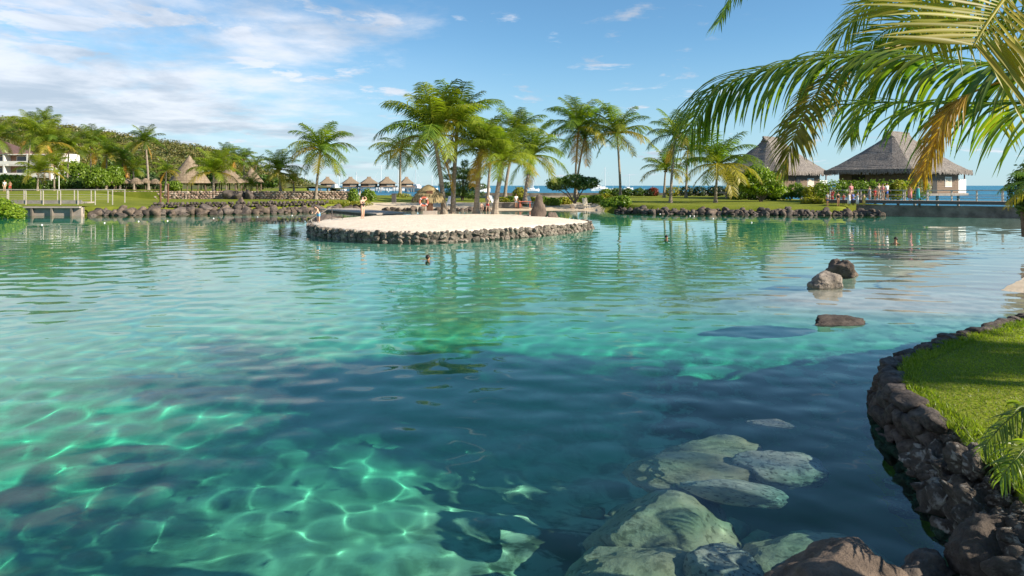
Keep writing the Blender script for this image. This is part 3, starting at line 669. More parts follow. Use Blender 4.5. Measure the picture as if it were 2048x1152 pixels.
# ---------------------------------------------------------------- palms
def frond_mesh(name, seed, e0, bend, npair, m, hang=.6, ll=.30, wd=.0165):
    """unit-long coconut frond leaving along +x at elevation e0, bending down; leaflets with their own droop"""
    rd = random.Random(seed); K = 10; pts = []; p = Vector((0, 0, 0)); ang = e0
    T = []
    yaw = 0; ys_ = rd.uniform(-.25, .25)
    for i in range(K+1):
        s = i/K; ang = e0-bend*(s**1.35)
        t = Vector((math.cos(ang)*math.cos(yaw), math.cos(ang)*math.sin(yaw), math.sin(ang))); pts.append(p.copy()); T.append(t); p += t/K; yaw += ys_/K
    mb = MB(); mb.tube(pts, [.014*(1-i/K)+.003 for i in range(K+1)], 4, cap=False)
    nf0 = len(mb.f); tint = [.55]*nf0
    for i in range(npair):
        s = .13+.86*(i+rd.uniform(-.3, .3))/npair; s = min(max(s, .1), .995)
        k = min(int(s*K), K-1); u = s*K-k; P = pts[k].lerp(pts[k+1], u); t = T[k].lerp(T[k+1], u).normalized()
        S = t.cross(Vector((0, 0, 1)))
        S = S.normalized() if S.length > .05 else Vector((0, -1, 0))
        Nn = S.cross(t)
        prof = min(1, .35+2.6*(s-.1))*(1-.55*max(0, (s-.55)/.45)**1.5)
        for sd in (-1, 1):
            Ln = ll*prof*rd.uniform(.85, 1.12); d = (t*rd.uniform(.45, .7)+S*sd*.8+Nn*rd.uniform(.05, .35)).normalized()
            q = P.copy(); segs = 3; W = t*wd*rd.uniform(.8, 1.2); vv = []
            for j in range(segs+1):
                ww = W*[.75, 1, .8, .08][j]; vv += [q-ww*.5, q+ww*.5]
                d = (d+Vector((0, 0, -1))*hang*rd.uniform(.2, .6)).normalized(); q = q+d*Ln/segs
            mb.add(vv, [(0, 1, 3, 2), (2, 3, 5, 4), (4, 5, 7, 6)]); tint += [min(1, max(0, rd.gauss(.45, .22)))]*3
    return mesh(name, mb.v, mb.f, m, False, tint)
FR = {}
for key, e0, bend in (('up', 78, 55), ('high', 58, 80), ('mid', 34, 92), ('low', 8, 85), ('hang', -28, 55), ('dead', -62, 22)):
    FR[key] = [frond_mesh('frond', 1000+hash(key) % 97+i*13 if False else 1000+len(key)*37+int(e0)+i*13, R(e0), R(bend), 46, M['frond'], .75 if e0 > 0 else .5) for i in range(3)]
PALM_N = [0]
def palm(label, base, crown, Lf, n=22, style='frond', lime=0., old=.12, r0=.16, seed=0, kinds=None, coco=True, group='coconut palms around the lagoon', wind=None):
    rd = random.Random(seed*17+3)
    t_ = thing('palm_tree', label, 'palm tree', base, 0, group)
    b = Vector(base); c = Vector(crown)-b
    K = 22; pts = []; rad = []
    sway = Vector((-c.y, c.x, 0))*.0
    for i in range(K+1):
        s = i/K; p = Vector((c.x*(s**1.5), c.y*(s**1.5), c.z*s)); pts.append(p)
        rad.append(r0*(1-.38*s)*(1+.07*(i % 2))*(1+.75*math.exp(-s*c.z/.35)))
    mb = MB(); mb.tube([(0, 0, -.3)]+pts, [rad[0]*1.05]+rad, 9); mb.build('trunk', M['trunk'], t_, smooth=False)
    kinds = kinds or [('up', .2), ('high', .26), ('mid', .26), ('low', .18), ('hang', .08), ('dead', .05)]
    i = 0; ga = rd.uniform(0, 6.28)
    names = []
    for key, fr in kinds: names += [key]*max(1, round(fr*n))
    for key in names:
        az = ga+i*2.39996+rd.uniform(-.25, .25); i += 1
        L_ = Lf*rd.uniform(.88, 1.1)*(.95 if key == 'up' else 1)*(.85 if key in ('hang', 'dead') else 1)
        if key in ('low', 'hang') and rd.random() < old*3: m_ = M['frond_old']
        elif key == 'dead': m_ = M['frond_dry']
        elif rd.random() < lime*1.15+.25: m_ = M['frond_lime']
        else: m_ = M['frond']
        o = ob('frond', rd.choice(FR[key]), t_, c+Vector((0, 0, rd.uniform(-.1, .1))), (rd.uniform(-.12, .12), rd.uniform(-.1, .1), az), (L_, L_, L_), m_)
    if coco:
        for j in range(4):
            a = rd.uniform(0, 6.28); q = MB(); q.lathe([(.02, -.13), (.09, -.08), (.115, 0), (.09, .08), (.02, .12)], 7); q.build('coconut', M['coconut'], t_, True, loc=c+Vector((.22*math.cos(a), .22*math.sin(a), -.22)))
    return t_
def pl(label, bx, by, cx_, cy_, rpx, d, z=None, dd=0., **k):
    """base seen at (bx, by), crown at (cx, cy) with a reach of rpx photo pixels, at distance d"""
    z = z if z is not None else H-(by-371)/F*d
    c = at(cx_, d+dd, cy_); PALM_N[0] += 1
    k['n'] = int(k.get('n', 22)*1.1)
    return palm(label, (at(bx, d), d, z), c, rpx/F*d*1.16, seed=PALM_N[0]+k.pop('sd', 0), **k)
LOWK = [('up', .22), ('high', .3), ('mid', .28), ('low', .2)]
# on the island
pl('tallest palm on the sand island, trunk beside the thatched parasol', 888, 428, 868, 272, 112, 54, .62, n=27, lime=.45, old=.15, r0=.20)
pl('second island palm, straight grey trunk just right of the tallest', 906, 427, 915, 248, 92, 54.6, .62, n=24, lime=.3, r0=.20, dd=1.0)
pl('island palm with grey trunk in the middle of the sand back edge', 953, 426, 962, 300, 78, 54.3, .6, n=22, lime=.5, r0=.22)
pl('short leaning yellow-green palm nearest the upright stone on the island', 990, 428, 1008, 322, 74, 53.5, .6, n=22, lime=.8, r0=.22, kinds=LOWK)
# behind the island
pl('palm behind the island group with a thick trunk, crown hidden in theirs', 1010, 395, 1034, 268, 62, 98, n=20, r0=.24)
pl('slender palm behind the island seen between the island trunks', 976, 397, 985, 285, 56, 92, n=18, r0=.2)
pl('leaning palm on the beach right of the island group', 1050, 403, 1064, 312, 74, 84, n=21, lime=.2, r0=.22)
pl('slim palm standing alone left of the island group', 800, 389, 801, 300, 56, 120, n=19, r0=.22, kinds=[('high', .2), ('mid', .35), ('low', .35), ('hang', .2)])
pl('rounded full palm at the right end of the left stone wall', 632, 396, 642, 300, 66, 96, 1.0, n=26, lime=.25, r0=.20, kinds=[('up', .15), ('high', .25), ('mid', .25), ('low', .25), ('hang', .2)])
pl('tall palm rising behind the flat-topped shrub, left of a pair', 1150, 392, 1157, 255, 72, 112, n=20, r0=.2)
pl('second tall palm behind the flat-topped shrub, leaning right', 1152, 391, 1170, 275, 62, 115, n=16, r0=.2)
pl('tall palm with open crown on the lawn right of the flat-topped shrub', 1241, 390, 1234, 268, 72, 112, 1.05, n=19, lime=.1, r0=.22, kinds=[('up', .2), ('high', .2), ('mid', .3), ('low', .3), ('hang', .08)])
pl('dark-trunked palm with a bent stem on the right lawn', 1341, 406, 1351, 272, 60, 80, .88, n=18, r0=.17)
pl('small yellow-green palm behind the bent-stemmed one', 1328, 393, 1331, 340, 52, 106, 1.02, n=17, lime=.5, old=.3, r0=.18, kinds=LOWK)
pl('short spreading palm with brown lower fronds on the right lawn', 1431, 406, 1436, 330, 80, 81, .9, n=20, old=.3, r0=.17, kinds=[('up', .15), ('high', .25), ('mid', .3), ('low', .3), ('hang', .1)])
pl('palm half hidden behind the hanging near fronds', 1372, 394, 1376, 300, 48, 108, n=15, r0=.18)
# left shore
pl('tall slim palm with curved trunk left of the thatched cones', 297, 373, 291, 283, 38, 118, 2.05, n=18, r0=.2)
pl('palm in front of the hotel with crown against the hill', 182, 374, 181, 290, 44, 125, 2.05, n=18, lime=.2)
pl('tall palm nearest the hotel roof', 55, 377, 62, 262, 50, 118, 2.05, n=19, lime=.3)
pl('full-crowned leaning palm right of the tall hotel palm', 88, 378, 93, 285, 54, 112, 2.05, n=22, lime=.5, old=.2)
pl('dark palm top behind the two hotel palms', 100, 374, 92, 245, 32, 135, 2.05, n=15)
pl('palm cut by the left edge of the picture', -15, 377, -8, 275, 46, 110, 2.05, n=20, lime=.4)
pl('low arching palm below the hotel palms', 75, 380, 77, 345, 44, 103, 2.05, n=16, lime=.6, old=.2, kinds=LOWK, r0=.14)
pl('dark palm between the round green tree and the curved palm', 240, 375, 247, 318, 38, 122, 2.05, n=16)
pl('tilted palm right of the lamp post', 134, 378, 138, 300, 42, 116, 2.05, n=18, lime=.4)
pl('palm between the two round green trees', 212, 377, 214, 308, 40, 120, 2.05, n=17, lime=.4)
pl('low yellow-green palm behind the row of parasols', 268, 377, 266, 338, 34, 122, 2.05, n=15, lime=.5, kinds=LOWK)
pl('small palm left of the lamp post', 108, 379, 110, 330, 34, 106, 2.05, n=16, lime=.5, old=.2, kinds=LOWK, r0=.13)
pl('small palm behind the two brown posts', 331, 382, 333, 342, 30, 104, 2.05, n=16, lime=.3, r0=.13)
pl('bright yellow-green palm in front of the largest thatched cone', 427, 384, 427, 345, 52, 99, 2.05, n=20, lime=.9, old=.25, kinds=LOWK, r0=.16)
for i, (x_, y_, r_, l_) in enumerate([(451, 313, 30, 'first'), (469, 320, 30, 'second'), (487, 318, 28, 'third')]):
    pl(l_+' palm from the left of the far row behind the middle thatched cone', x_+2, 377, x_, y_, r_, 140+i*6, 2.05, n=16)
pl('far dark palm between the right cone and the bright palm', 514, 376, 512, 330, 24, 150, 2.05, n=14)
pl('yellow-green palm right of the smallest thatched cone', 561, 384, 559, 340, 44, 98.5, 2.05, n=20, lime=.5, old=.25, r0=.16)
pl('very low yellow palm on top of the left stone wall', 502, 384, 503, 369, 28, 99, 2.05, n=12, lime=.5, old=.5, kinds=LOWK, r0=.1, coco=False)
pl('low yellowing palm between the wall palm and the rounded full palm', 588, 385, 586, 362, 30, 100, 2.05, n=14, lime=.4, old=.6, kinds=LOWK, r0=.12)

# ---------------------------------------------------------------- foliage
def foliage(name, blobs, n, size, m, parent=None, loc=(0, 0, 0), seed=0, shell=.55, asp=.5, up=.35):
    g = np.random.default_rng(seed+500)
    P = []; N_ = []
    vol = np.array([b[3]*b[4]*b[5] for b in blobs])**(2/3); cnt_ = np.maximum(1, (n*vol/vol.sum()).astype(int))
    for b, c in zip(blobs, cnt_):
        d = g.normal(size=(c, 3)); d /= np.linalg.norm(d, axis=1, keepdims=True)
        r = g.uniform(shell, 1, (c, 1))**.6*(1+.22*g.normal(size=(c, 1))*.5)
        # clumps: pull leaves towards a few random directions
        cl = g.normal(size=(14, 3)); cl /= np.linalg.norm(cl, axis=1, keepdims=True); j = (d@cl.T).argmax(1); mxd = (d*cl[j]).sum(1, keepdims=True)
        r = r*(.80+.25*mxd)
        P.append(np.array(b[:3])+d*r*np.array(b[3:])); N_.append(d)
    P = np.concatenate(P); N_ = np.concatenate(N_); n = len(P)
    nr = N_+g.normal(size=(n, 3))*.65+np.array([0, 0, up]); nr /= np.linalg.norm(nr, axis=1, keepdims=True)
    a = np.cross(nr, g.normal(size=(n, 3))); a /= np.linalg.norm(a, axis=1, keepdims=True); bb = np.cross(nr, a)
    s = size*g.uniform(.6, 1.3, (n, 1)); fold = nr*s*.18
    V = np.stack([P-a*s, P-bb*s*asp+fold, P+a*s, P+bb*s*asp+fold], 1).reshape(-1, 3)
    f = np.arange(4*n).reshape(-1, 4)
    tint = np.clip(g.normal(.45, .25, n), 0, 1)
    me = mesh(name, V, f, m, False, tint)
    return ob(name, me, parent, loc)
SHN = [0]
def shrub(label, px, py, d, blobs, n, size, m, name='shrub', cat='shrub', stem=True, group=None, z=None, leaf='crown', asp=.5):
    """blobs in metres relative to the base"""
    SHN[0] += 1
    z = H-(py-371)/F*d if z is None else z
    t_ = thing(name, label, cat, (at(px, d), d, z), 0, group)
    foliage(leaf, blobs, n, size, M[m], t_, seed=SHN[0], asp=asp)
    if stem:
        mb = MB(); rd = random.Random(SHN[0])
        for b in blobs[:6]:
            top = Vector(b[:3]); k0 = Vector((rd.uniform(-.05, .05), rd.uniform(-.05, .05), -.1))
            mb.tube([k0, k0.lerp(top, .45)+Vector((rd.uniform(-.1, .1), rd.uniform(-.1, .1), .1*top.z)), top], [.07+.02*top.z, .05+.01*top.z, .02], 6)
        mb.build('trunk', M['bark'], t_)
    return t_
# flat-topped shrub behind the standing stone
shrub('dark green flat-topped shrub with twisted trunk beside the white planter', 1150, 405, 84, [(-1.9, 0, 2.3, 1.6, 1.2, .75), (0, .2, 2.75, 1.7, 1.3, .75), (1.7, 0, 2.45, 1.3, 1.1, .7), (.8, -.2, 2.1, 1.2, 1, .5), (-2.6, 0, 2.0, .8, .8, .5)], 4200, .17, 'leaf', 'shrub')
shrub('bushy green shrub with upright leaves behind the woman', 735, 401, 82, [(0, 0, .7, .75, .6, .7), (.45, 0, .5, .6, .5, .55), (-.4, .1, .5, .5, .5, .5)], 1500, .14, 'leaf_bright')
shrub('taller lime shrub directly left of the woman', 706, 405, 80, [(0, 0, .9, .55, .5, .8), (.1, 0, .45, .7, .5, .5)], 1500, .12, 'leaf_bright')
shrub('golden low hedge along the path on the left lawn', 650, 410, 78, [(-4.5+i*1.15, .2*math.sin(i), .2, .85, .4, .30) for i in range(9)], 2600, .09, 'leaf_yellow', 'hedge', 'hedge', False)
shrub('tiny golden bed at the foot of the slim lone palm', 802, 392, 116, [(0, 0, .15, 1.7, .6, .35)], 500, .12, 'leaf_yellow', 'flower_bed', 'flower bed', False)
shrub('bright lime mangrove bush at the left edge over the water', 15, 432, 60, [(-.9, 0, .7, 1.4, 1.2, .9), (.5, 0, .35, .9, .9, .6), (.9, 0, .0, .6, .6, .4), (-2, 0, .9, 1.3, 1.2, 1)], 4200, .13, 'leaf_lime', 'mangrove_bush', 'bush', z=.2)
shrub('round bright green tree in front of the hotel', 195, 378, 110, [(0, 0, 2.4, 1.5, 1.4, 1.4), (-.6, 0, 1.6, 1.5, 1.3, 1.0), (.9, .2, 1.9, 1.1, 1, 1.2)], 3600, .2, 'leaf_bright', 'round_tree', 'tree', z=2.05)
shrub('second round green tree just right of the bright one', 228, 376, 114, [(0, 0, 2.8, 1.4, 1.3, 1.3), (.4, 0, 1.9, 1.2, 1.2, 1)], 3000, .2, 'leaf_bright', 'round_tree', 'tree', z=2.05)
shrub('dark hedge below the hotel left of the round tree', 152, 378, 115, [(-3+i*1.3, 0, .9, 1.1, 1, 1.1) for i in range(6)], 3200, .2, 'leaf_dark', 'hedge', 'hedge', z=2.05)
shrub('green shrub thicket below the lamp post', 120, 379, 112, [(-2+i*1.2, .3*(i % 2), .8+.3*(i % 3), 1.0, .9, .9) for i in range(5)], 2800, .19, 'leaf', 'thicket', 'shrub', z=2.05)
shrub('dark shrub thicket behind the parasols', 262, 377, 124, [(-4+i*1.5, .3*(i % 2), 1.0+.4*(i % 3), 1.2, 1, 1.1) for i in range(7)], 3400, .2, 'leaf_dark', 'thicket', 'shrub', z=2.05)
shrub('lime shrub in front of the hotel at the left', 40, 379, 106, [(-1.5+i*1.2, 0, .8, 1.0, .8, .9) for i in range(4)], 2400, .17, 'leaf_bright', 'thicket', 'shrub', z=2.05)
shrub('green bush behind the small palm by the posts', 350, 380, 108, [(0, 0, .8, 1.0, .8, .8), (-1.2, 0, .7, 1, .8, .7)], 1600, .16, 'leaf_bright', z=2.05)
shrub('tall dark drooping conifer behind the island palms', 925, 399, 100, [(.3, 0, 5.3, .6, .6, .6), (-.9, 0, 4.4, 1.1, .9, .4), (1.0, .3, 4.2, 1.2, .9, .45), (-1.6, 0, 3.3, 1.3, 1, .45), (1.5, 0, 3.1, 1.5, 1.2, .4), (0, .3, 3.6, 1.2, 1.2, .7), (-2.0, 0, 2.1, 1.5, 1.2, .5), (2.1, 0, 1.9, 1.6, 1.2, .45), (0, 0, 1.9, 1.8, 1.4, .9), (-1.2, 0, 1.0, 1.7, 1.4, .6), (1.5, 0, .8, 1.7, 1.4, .6)], 4200, .34, 'leaf', 'conifer_tree', 'conifer tree', asp=.14)
# plants along the back beach
for i, px in enumerate([1000, 1018, 1040, 1062, 1085, 1105, 1128, 1172, 1190, 1210]):
    d = 88+1.5*math.sin(i*2.1)
    shrub(['first','second','third','fourth','fifth','sixth','seventh','eighth','ninth','tenth'][i]+' broad-leaved plant from the left in the row behind the beach', px, 0, d, [(0, 0, .45, .95, .5, .5), (.5, .1, .35, .6, .5, .45)], 560, .19, 'leaf_bright' if i % 3 else 'leaf_yellow', 'leafy_plant', 'plant', False, 'row of leafy plants behind the beach', z=float(back_z(np.array([at(px, d)]), np.array([d]))[0]))
shrub('rounded lime bush behind the striped-shirt woman', 1040, 0, 95, [(0, 0, .9, 1.0, .8, .9)], 1100, .15, 'leaf_yellow', z=.85)
shrub('grassy green clump overhanging the water at the right end of the beach', 1236, 412, 74.5, [(-.4, 0, .45, .9, .7, .5), (.5, 0, .55, .9, .7, .6), (-1.2, 0, .35, .7, .6, .4)], 3000, .16, 'leaf_bright', 'grass_clump', 'plant', False)
# hedge along the right lawn's path
hz = 1.08
for i, (px, wpx, h_, m_, lab) in enumerate([(1212, 12, 1.2, 'leaf_bright', 'lime bush at the left end of the seaside hedge'), (1255, 34, 1.3, 'leaf', 'wide green seaside hedge behind the open-crowned palm'), (1300, 16, 1.15, 'leaf_dark', 'dark seaside bush right of the wide hedge'), (1307, 10, 1.4, 'leaf_red', 'dark red bush between two seaside hedges'), (1345, 16, 1.6, 'leaf_yellow', 'yellow bush behind the small yellow-green palm'), (1400, 40, 1.6, 'leaf_dark', 'long dark hedge behind the spreading palm'), (1460, 34, 1.7, 'leaf_dark', 'dark hedge between spreading palm and tall shrub')]):
    d = 118; wm = wpx/F*d; nb = max(1, int(wm/.9))
    shrub(lab, px, 0, d, [((-wm+2*wm*(k+.5)/nb), 0, h_*.5, max(.7, wm/nb*1.1), .7, h_*.55) for k in range(nb)], 700*nb, .17, m_, 'hedge' if nb > 2 else 'bush', 'hedge' if nb > 2 else 'bush', nb < 3, z=hz)
shrub('tall leafy shrub-tree with rounded crown in front of the farther bungalow', 1522, 403, 84, [(-.5, 0, 3.2, 1.7, 1.4, 1.3), (.9, 0, 2.5, 1.8, 1.4, 1.2), (-1.6, 0, 2.3, 1.4, 1.2, 1.1), (0, 0, 1.7, 1.9, 1.3, .9), (1.7, 0, 1.5, 1.2, 1, .9)], 6200, .18, 'leaf_lime', 'shrub_tree', 'tree')
shrub('dark shrub below the tall leafy shrub-tree', 1500, 397, 92, [(-1.5, 0, 1.0, 1.4, 1, 1), (1, 0, .9, 1.6, 1, .9), (3, 0, .8, 1.3, 1, .8)], 3200, .18, 'leaf', z=.98)
shrub('yellow-green croton bush on the right lawn left of the children', 1632, 405, 80, [(-.6, 0, 1.0, 1.0, .9, .9), (.6, 0, 1.2, 1.0, .9, 1.0), (.1, -.3, .5, 1.3, .9, .5)], 3400, .15, 'leaf_yellow')
shrub('orange-tinged low bush at the foot of the croton bush', 1625, 408, 77, [(-.5, 0, .35, .8, .6, .4), (.5, 0, .35, .8, .6, .4)], 1200, .12, 'leaf_yellow', 'bush', 'bush', False)
shrub('green bush between croton bush and farther bungalow', 1580, 398, 90, [(-1, 0, .9, 1.2, .9, .9), (.8, 0, 1.1, 1.2, .9, 1)], 2000, .17, 'leaf_bright')
shrub('trimmed bright green hedge behind the children on the boardwalk', 1725, 0, 75, [(-4.4+i*1.1, 0, 1.45, .85, .6, 1.05) for i in range(11)], 7000, .12, 'leaf_bright', 'hedge', 'hedge', False, z=1.0)
shrub('yellow-leaved shrub in front of the nearer bungalow wall', 1797, 0, 74, [(0, 0, 1.7, .75, .6, .75), (-.3, 0, 1.0, .6, .5, .6), (.4, 0, 1.2, .5, .5, .5)], 1800, .15, 'leaf_yellow', z=1.0)
shrub('small yellow bush left of the yellow-leaved bungalow shrub', 1770, 0, 74, [(0, 0, 1.7, .45, .4, .35)], 500, .12, 'leaf_yellow', z=1.0)
# hill wood
g = np.random.default_rng(9); blobs = []
hx = g.uniform(-330, -70, 1500); hy = g.uniform(182, 240, 1500); hz_ = hill_z(hx, hy)
m_ = (hz_ > 3.0) & (hx/hy > -1.0)
blobs = [(x, y, z+.7, g.uniform(1.8, 3.6), g.uniform(1.8, 3.2), g.uniform(1.3, 2.6)) for x, y, z in zip(hx[m_], hy[m_], hz_[m_])]
tag(foliage('hill_wood', blobs, 150000, .36, M['leaf_hill'], seed=3, shell=.7), 'dense brown-green wood covering the hill', 'wood', kind='stuff')
# trees at the foot of the hill, behind the thatched roofs
for i, (px, py_top, d, m_, lab) in enumerate([(150, 322, 145, 'leaf_bright', 'bushy tree hiding the right end of the hotel'), (224, 320, 150, 'leaf', 'dark green tree at the right end of the hotel'), (275, 335, 150, 'leaf', 'green tree behind the curved-trunk palm'), (330, 330, 160, 'leaf_hill', 'olive tree left of the largest thatched cone'), (410, 335, 155, 'leaf', 'tree behind the bright palm near the largest cone'), (525, 350, 150, 'leaf', 'low green tree right of the smallest cone'), (25, 350, 118, 'leaf_bright', 'bright shrub before the hotel at the left edge')]):
    h_ = H+(371-py_top)/F*d-2.05
    shrub(lab, px, 0, d, [(-1.8, 0, h_*.6, 2.2, 1.8, h_*.38), (1.6, 0, h_*.55, 2.4, 1.8, h_*.40), (0, 0, h_*.75, 2.0, 1.6, h_*.25)], 2600, .3, m_, 'broadleaf_tree', 'tree', z=2.05)

# ---------------------------------------------------------------- thatched roofs and buildings
def cone_roof(name, label, px, py_top, py_eave, wpx, d, courses=11, zbase=2.05):
    ze, zt = H-(py_eave-371)/F*d, H-(py_top-371)/F*d; rad = wpx/2/F*d
    t_ = thing(name, label, 'thatched hut', (at(px, d), d, zbase))
    prof = []
    for i in range(courses):
        s0, s1 = i/courses, (i+1)/courses
        r_ = lambda s: rad*(1-s)*(1+.05*math.sin(math.pi*s))+.05
        z_ = lambda s: (ze-zbase)+(zt-ze)*s
        prof += [(r_(s0)+.06*(1-s0), z_(s0)), (r_(s1)+.01, z_(s1))]
    prof.append((.02, zt-zbase+.04))
    mb = MB(); v = []; n = 30; rd = random.Random(int(px))
    jit = [1+rd.uniform(-.02, .02) for _ in range(n)]
    mb.lathe(prof, n)
    mb.v = [(x*jit[i % n], y*jit[i % n], z) for i, (x, y, z) in enumerate(mb.v)]
    roof = mb.build('roof', M['thatch'], t_)
    for k in range(10):
        a = 2*math.pi*k/10; q = MB(); q.tube([(rad*.82*math.cos(a), rad*.82*math.sin(a), -.1), (rad*.82*math.cos(a), rad*.82*math.sin(a), ze-zbase+.1)], .09, 6); q.build('post', M['bark'], t_)
    return t_
cone_roof('thatched_hut', 'largest conical thatched hut by the left terrace', 379, 311, 366, 76, 112)
cone_roof('thatched_hut', 'middle conical thatched hut behind the stone wall', 457, 334, 366, 62, 106)
cone_roof('thatched_hut', 'right conical thatched hut behind the stone wall', 503, 336, 365, 46, 110)
def parasol(label, px, py_top, py_eave, wpx, d, zb, m='thatch', name='thatched_parasol', post='bark', pr=.06):
    ze, zt = H-(py_eave-371)/F*d-zb, H-(py_top-371)/F*d-zb; rad = wpx/2/F*d
    t_ = thing(name, label, 'parasol', (at(px, d), d, zb))
    mb = MB(); rd = random.Random(int(px)+3); n = 36
    prof = [(rad*.9, ze-.02), (rad*.97, ze), (rad*.80, ze+(zt-ze)*.30), (rad*.56, ze+(zt-ze)*.62), (rad*.30, ze+(zt-ze)*.86), (rad*.12, ze+(zt-ze)*.97), (rad*.03, zt)]
    mb.lathe(prof, n); mb.build('roof', M[m], t_, True)
    q = MB()
    for k in range(330):                                      # hanging thatch in tiers
        a = rd.uniform(0, 6.283); tr_ = rd.choice((0, 0, 1, 2)); r_ = rad*(1-.22*tr_)*rd.uniform(.93, 1.0); L_ = rad*rd.uniform(.16, .36); wv = .055*rad
        zz = ze+(zt-ze)*(0, .30, .58, .80)[tr_]
        p = Vector((r_*math.cos(a), r_*math.sin(a), zz+.07)); tt = Vector((-math.sin(a), math.cos(a), 0))*wv; e = p+Vector((math.cos(a)*(.06+.14*(tr_ > 0))*rad, math.sin(a)*(.06+.14*(tr_ > 0))*rad, -L_*(1 if tr_ == 0 else .55)))
        q.add([p-tt, p+tt, e+tt*.4, e-tt*.4], [(0, 1, 2, 3)])
    q.build('fringe', M[m], t_)
    q = MB(); q.tube([(0, 0, -.2), (0, 0, zt-.1)], pr, 8); q.build('post', M[post], t_)
    return t_
for i, (px, w_) in enumerate([(215, 18), (232, 20), (252, 24), (272, 26), (291, 20), (310, 22)]):
    parasol(['leftmost', 'second', 'third', 'fourth', 'fifth', 'rightmost'][i]+' of the thatched beach parasols on the left terrace', px, 355+i % 3, 364+i % 2, w_, 112+(i % 3)*4, 2.05)

def hip_roof_mesh(name, ax, ay, rl, h, m, rows=22, seed=1):
    """thatched roof, flared eaves, hips rising to a short ridge along x with a small gable at each end"""
    rd = random.Random(seed); v = []; n = 56; f = []
    def ring_pts(hx, hy, z, j):
        out = []
        for k in range(n):
            a = k/n*4; s = int(a); u = a-s; c = [(-1, -1), (1, -1), (1, 1), (-1, 1)]
            x = c[s][0]+(c[(s+1) % 4][0]-c[s][0])*u; y = c[s][1]+(c[(s+1) % 4][1]-c[s][1])*u
            rr = math.hypot(x, y); q = 1-.07*max(0, rr-1.15)/.26
            nz = mnoise.noise(Vector((x*hx*.9+seed, y*hy*.9, z*1.1)))*.07
            out.append((x*hx*q+x*j, y*hy*q+y*j, z+nz))
        return out
    gab = .86
    for i in range(rows+1):
        s = i/rows
        if s < gab:
            u = s/gab; hx = ax+(rl-ax)*u; hy = ay+(ay*.13-ay)*u
        else:
            u = (s-gab)/(1-gab); hx = rl+.25*u; hy = ay*.13*(1-u)+.06
        z = h*(.35*s+.65*s**1.25)
        v += ring_pts(hx+.06, hy+.06, z-.05, rd.uniform(-.02, .02)); v += ring_pts(hx, hy, z, 0)
    R_ = (rows+1)*2
    for i in range(R_-1):
        for k in range(n): f.append((i*n+k, i*n+(k+1) % n, (i+1)*n+(k+1) % n, (i+1)*n+k))
    f.append(tuple(range(n-1, -1, -1))); f.append(tuple(range((R_-1)*n, R_*n)))
    return mesh(name, v, f, m)
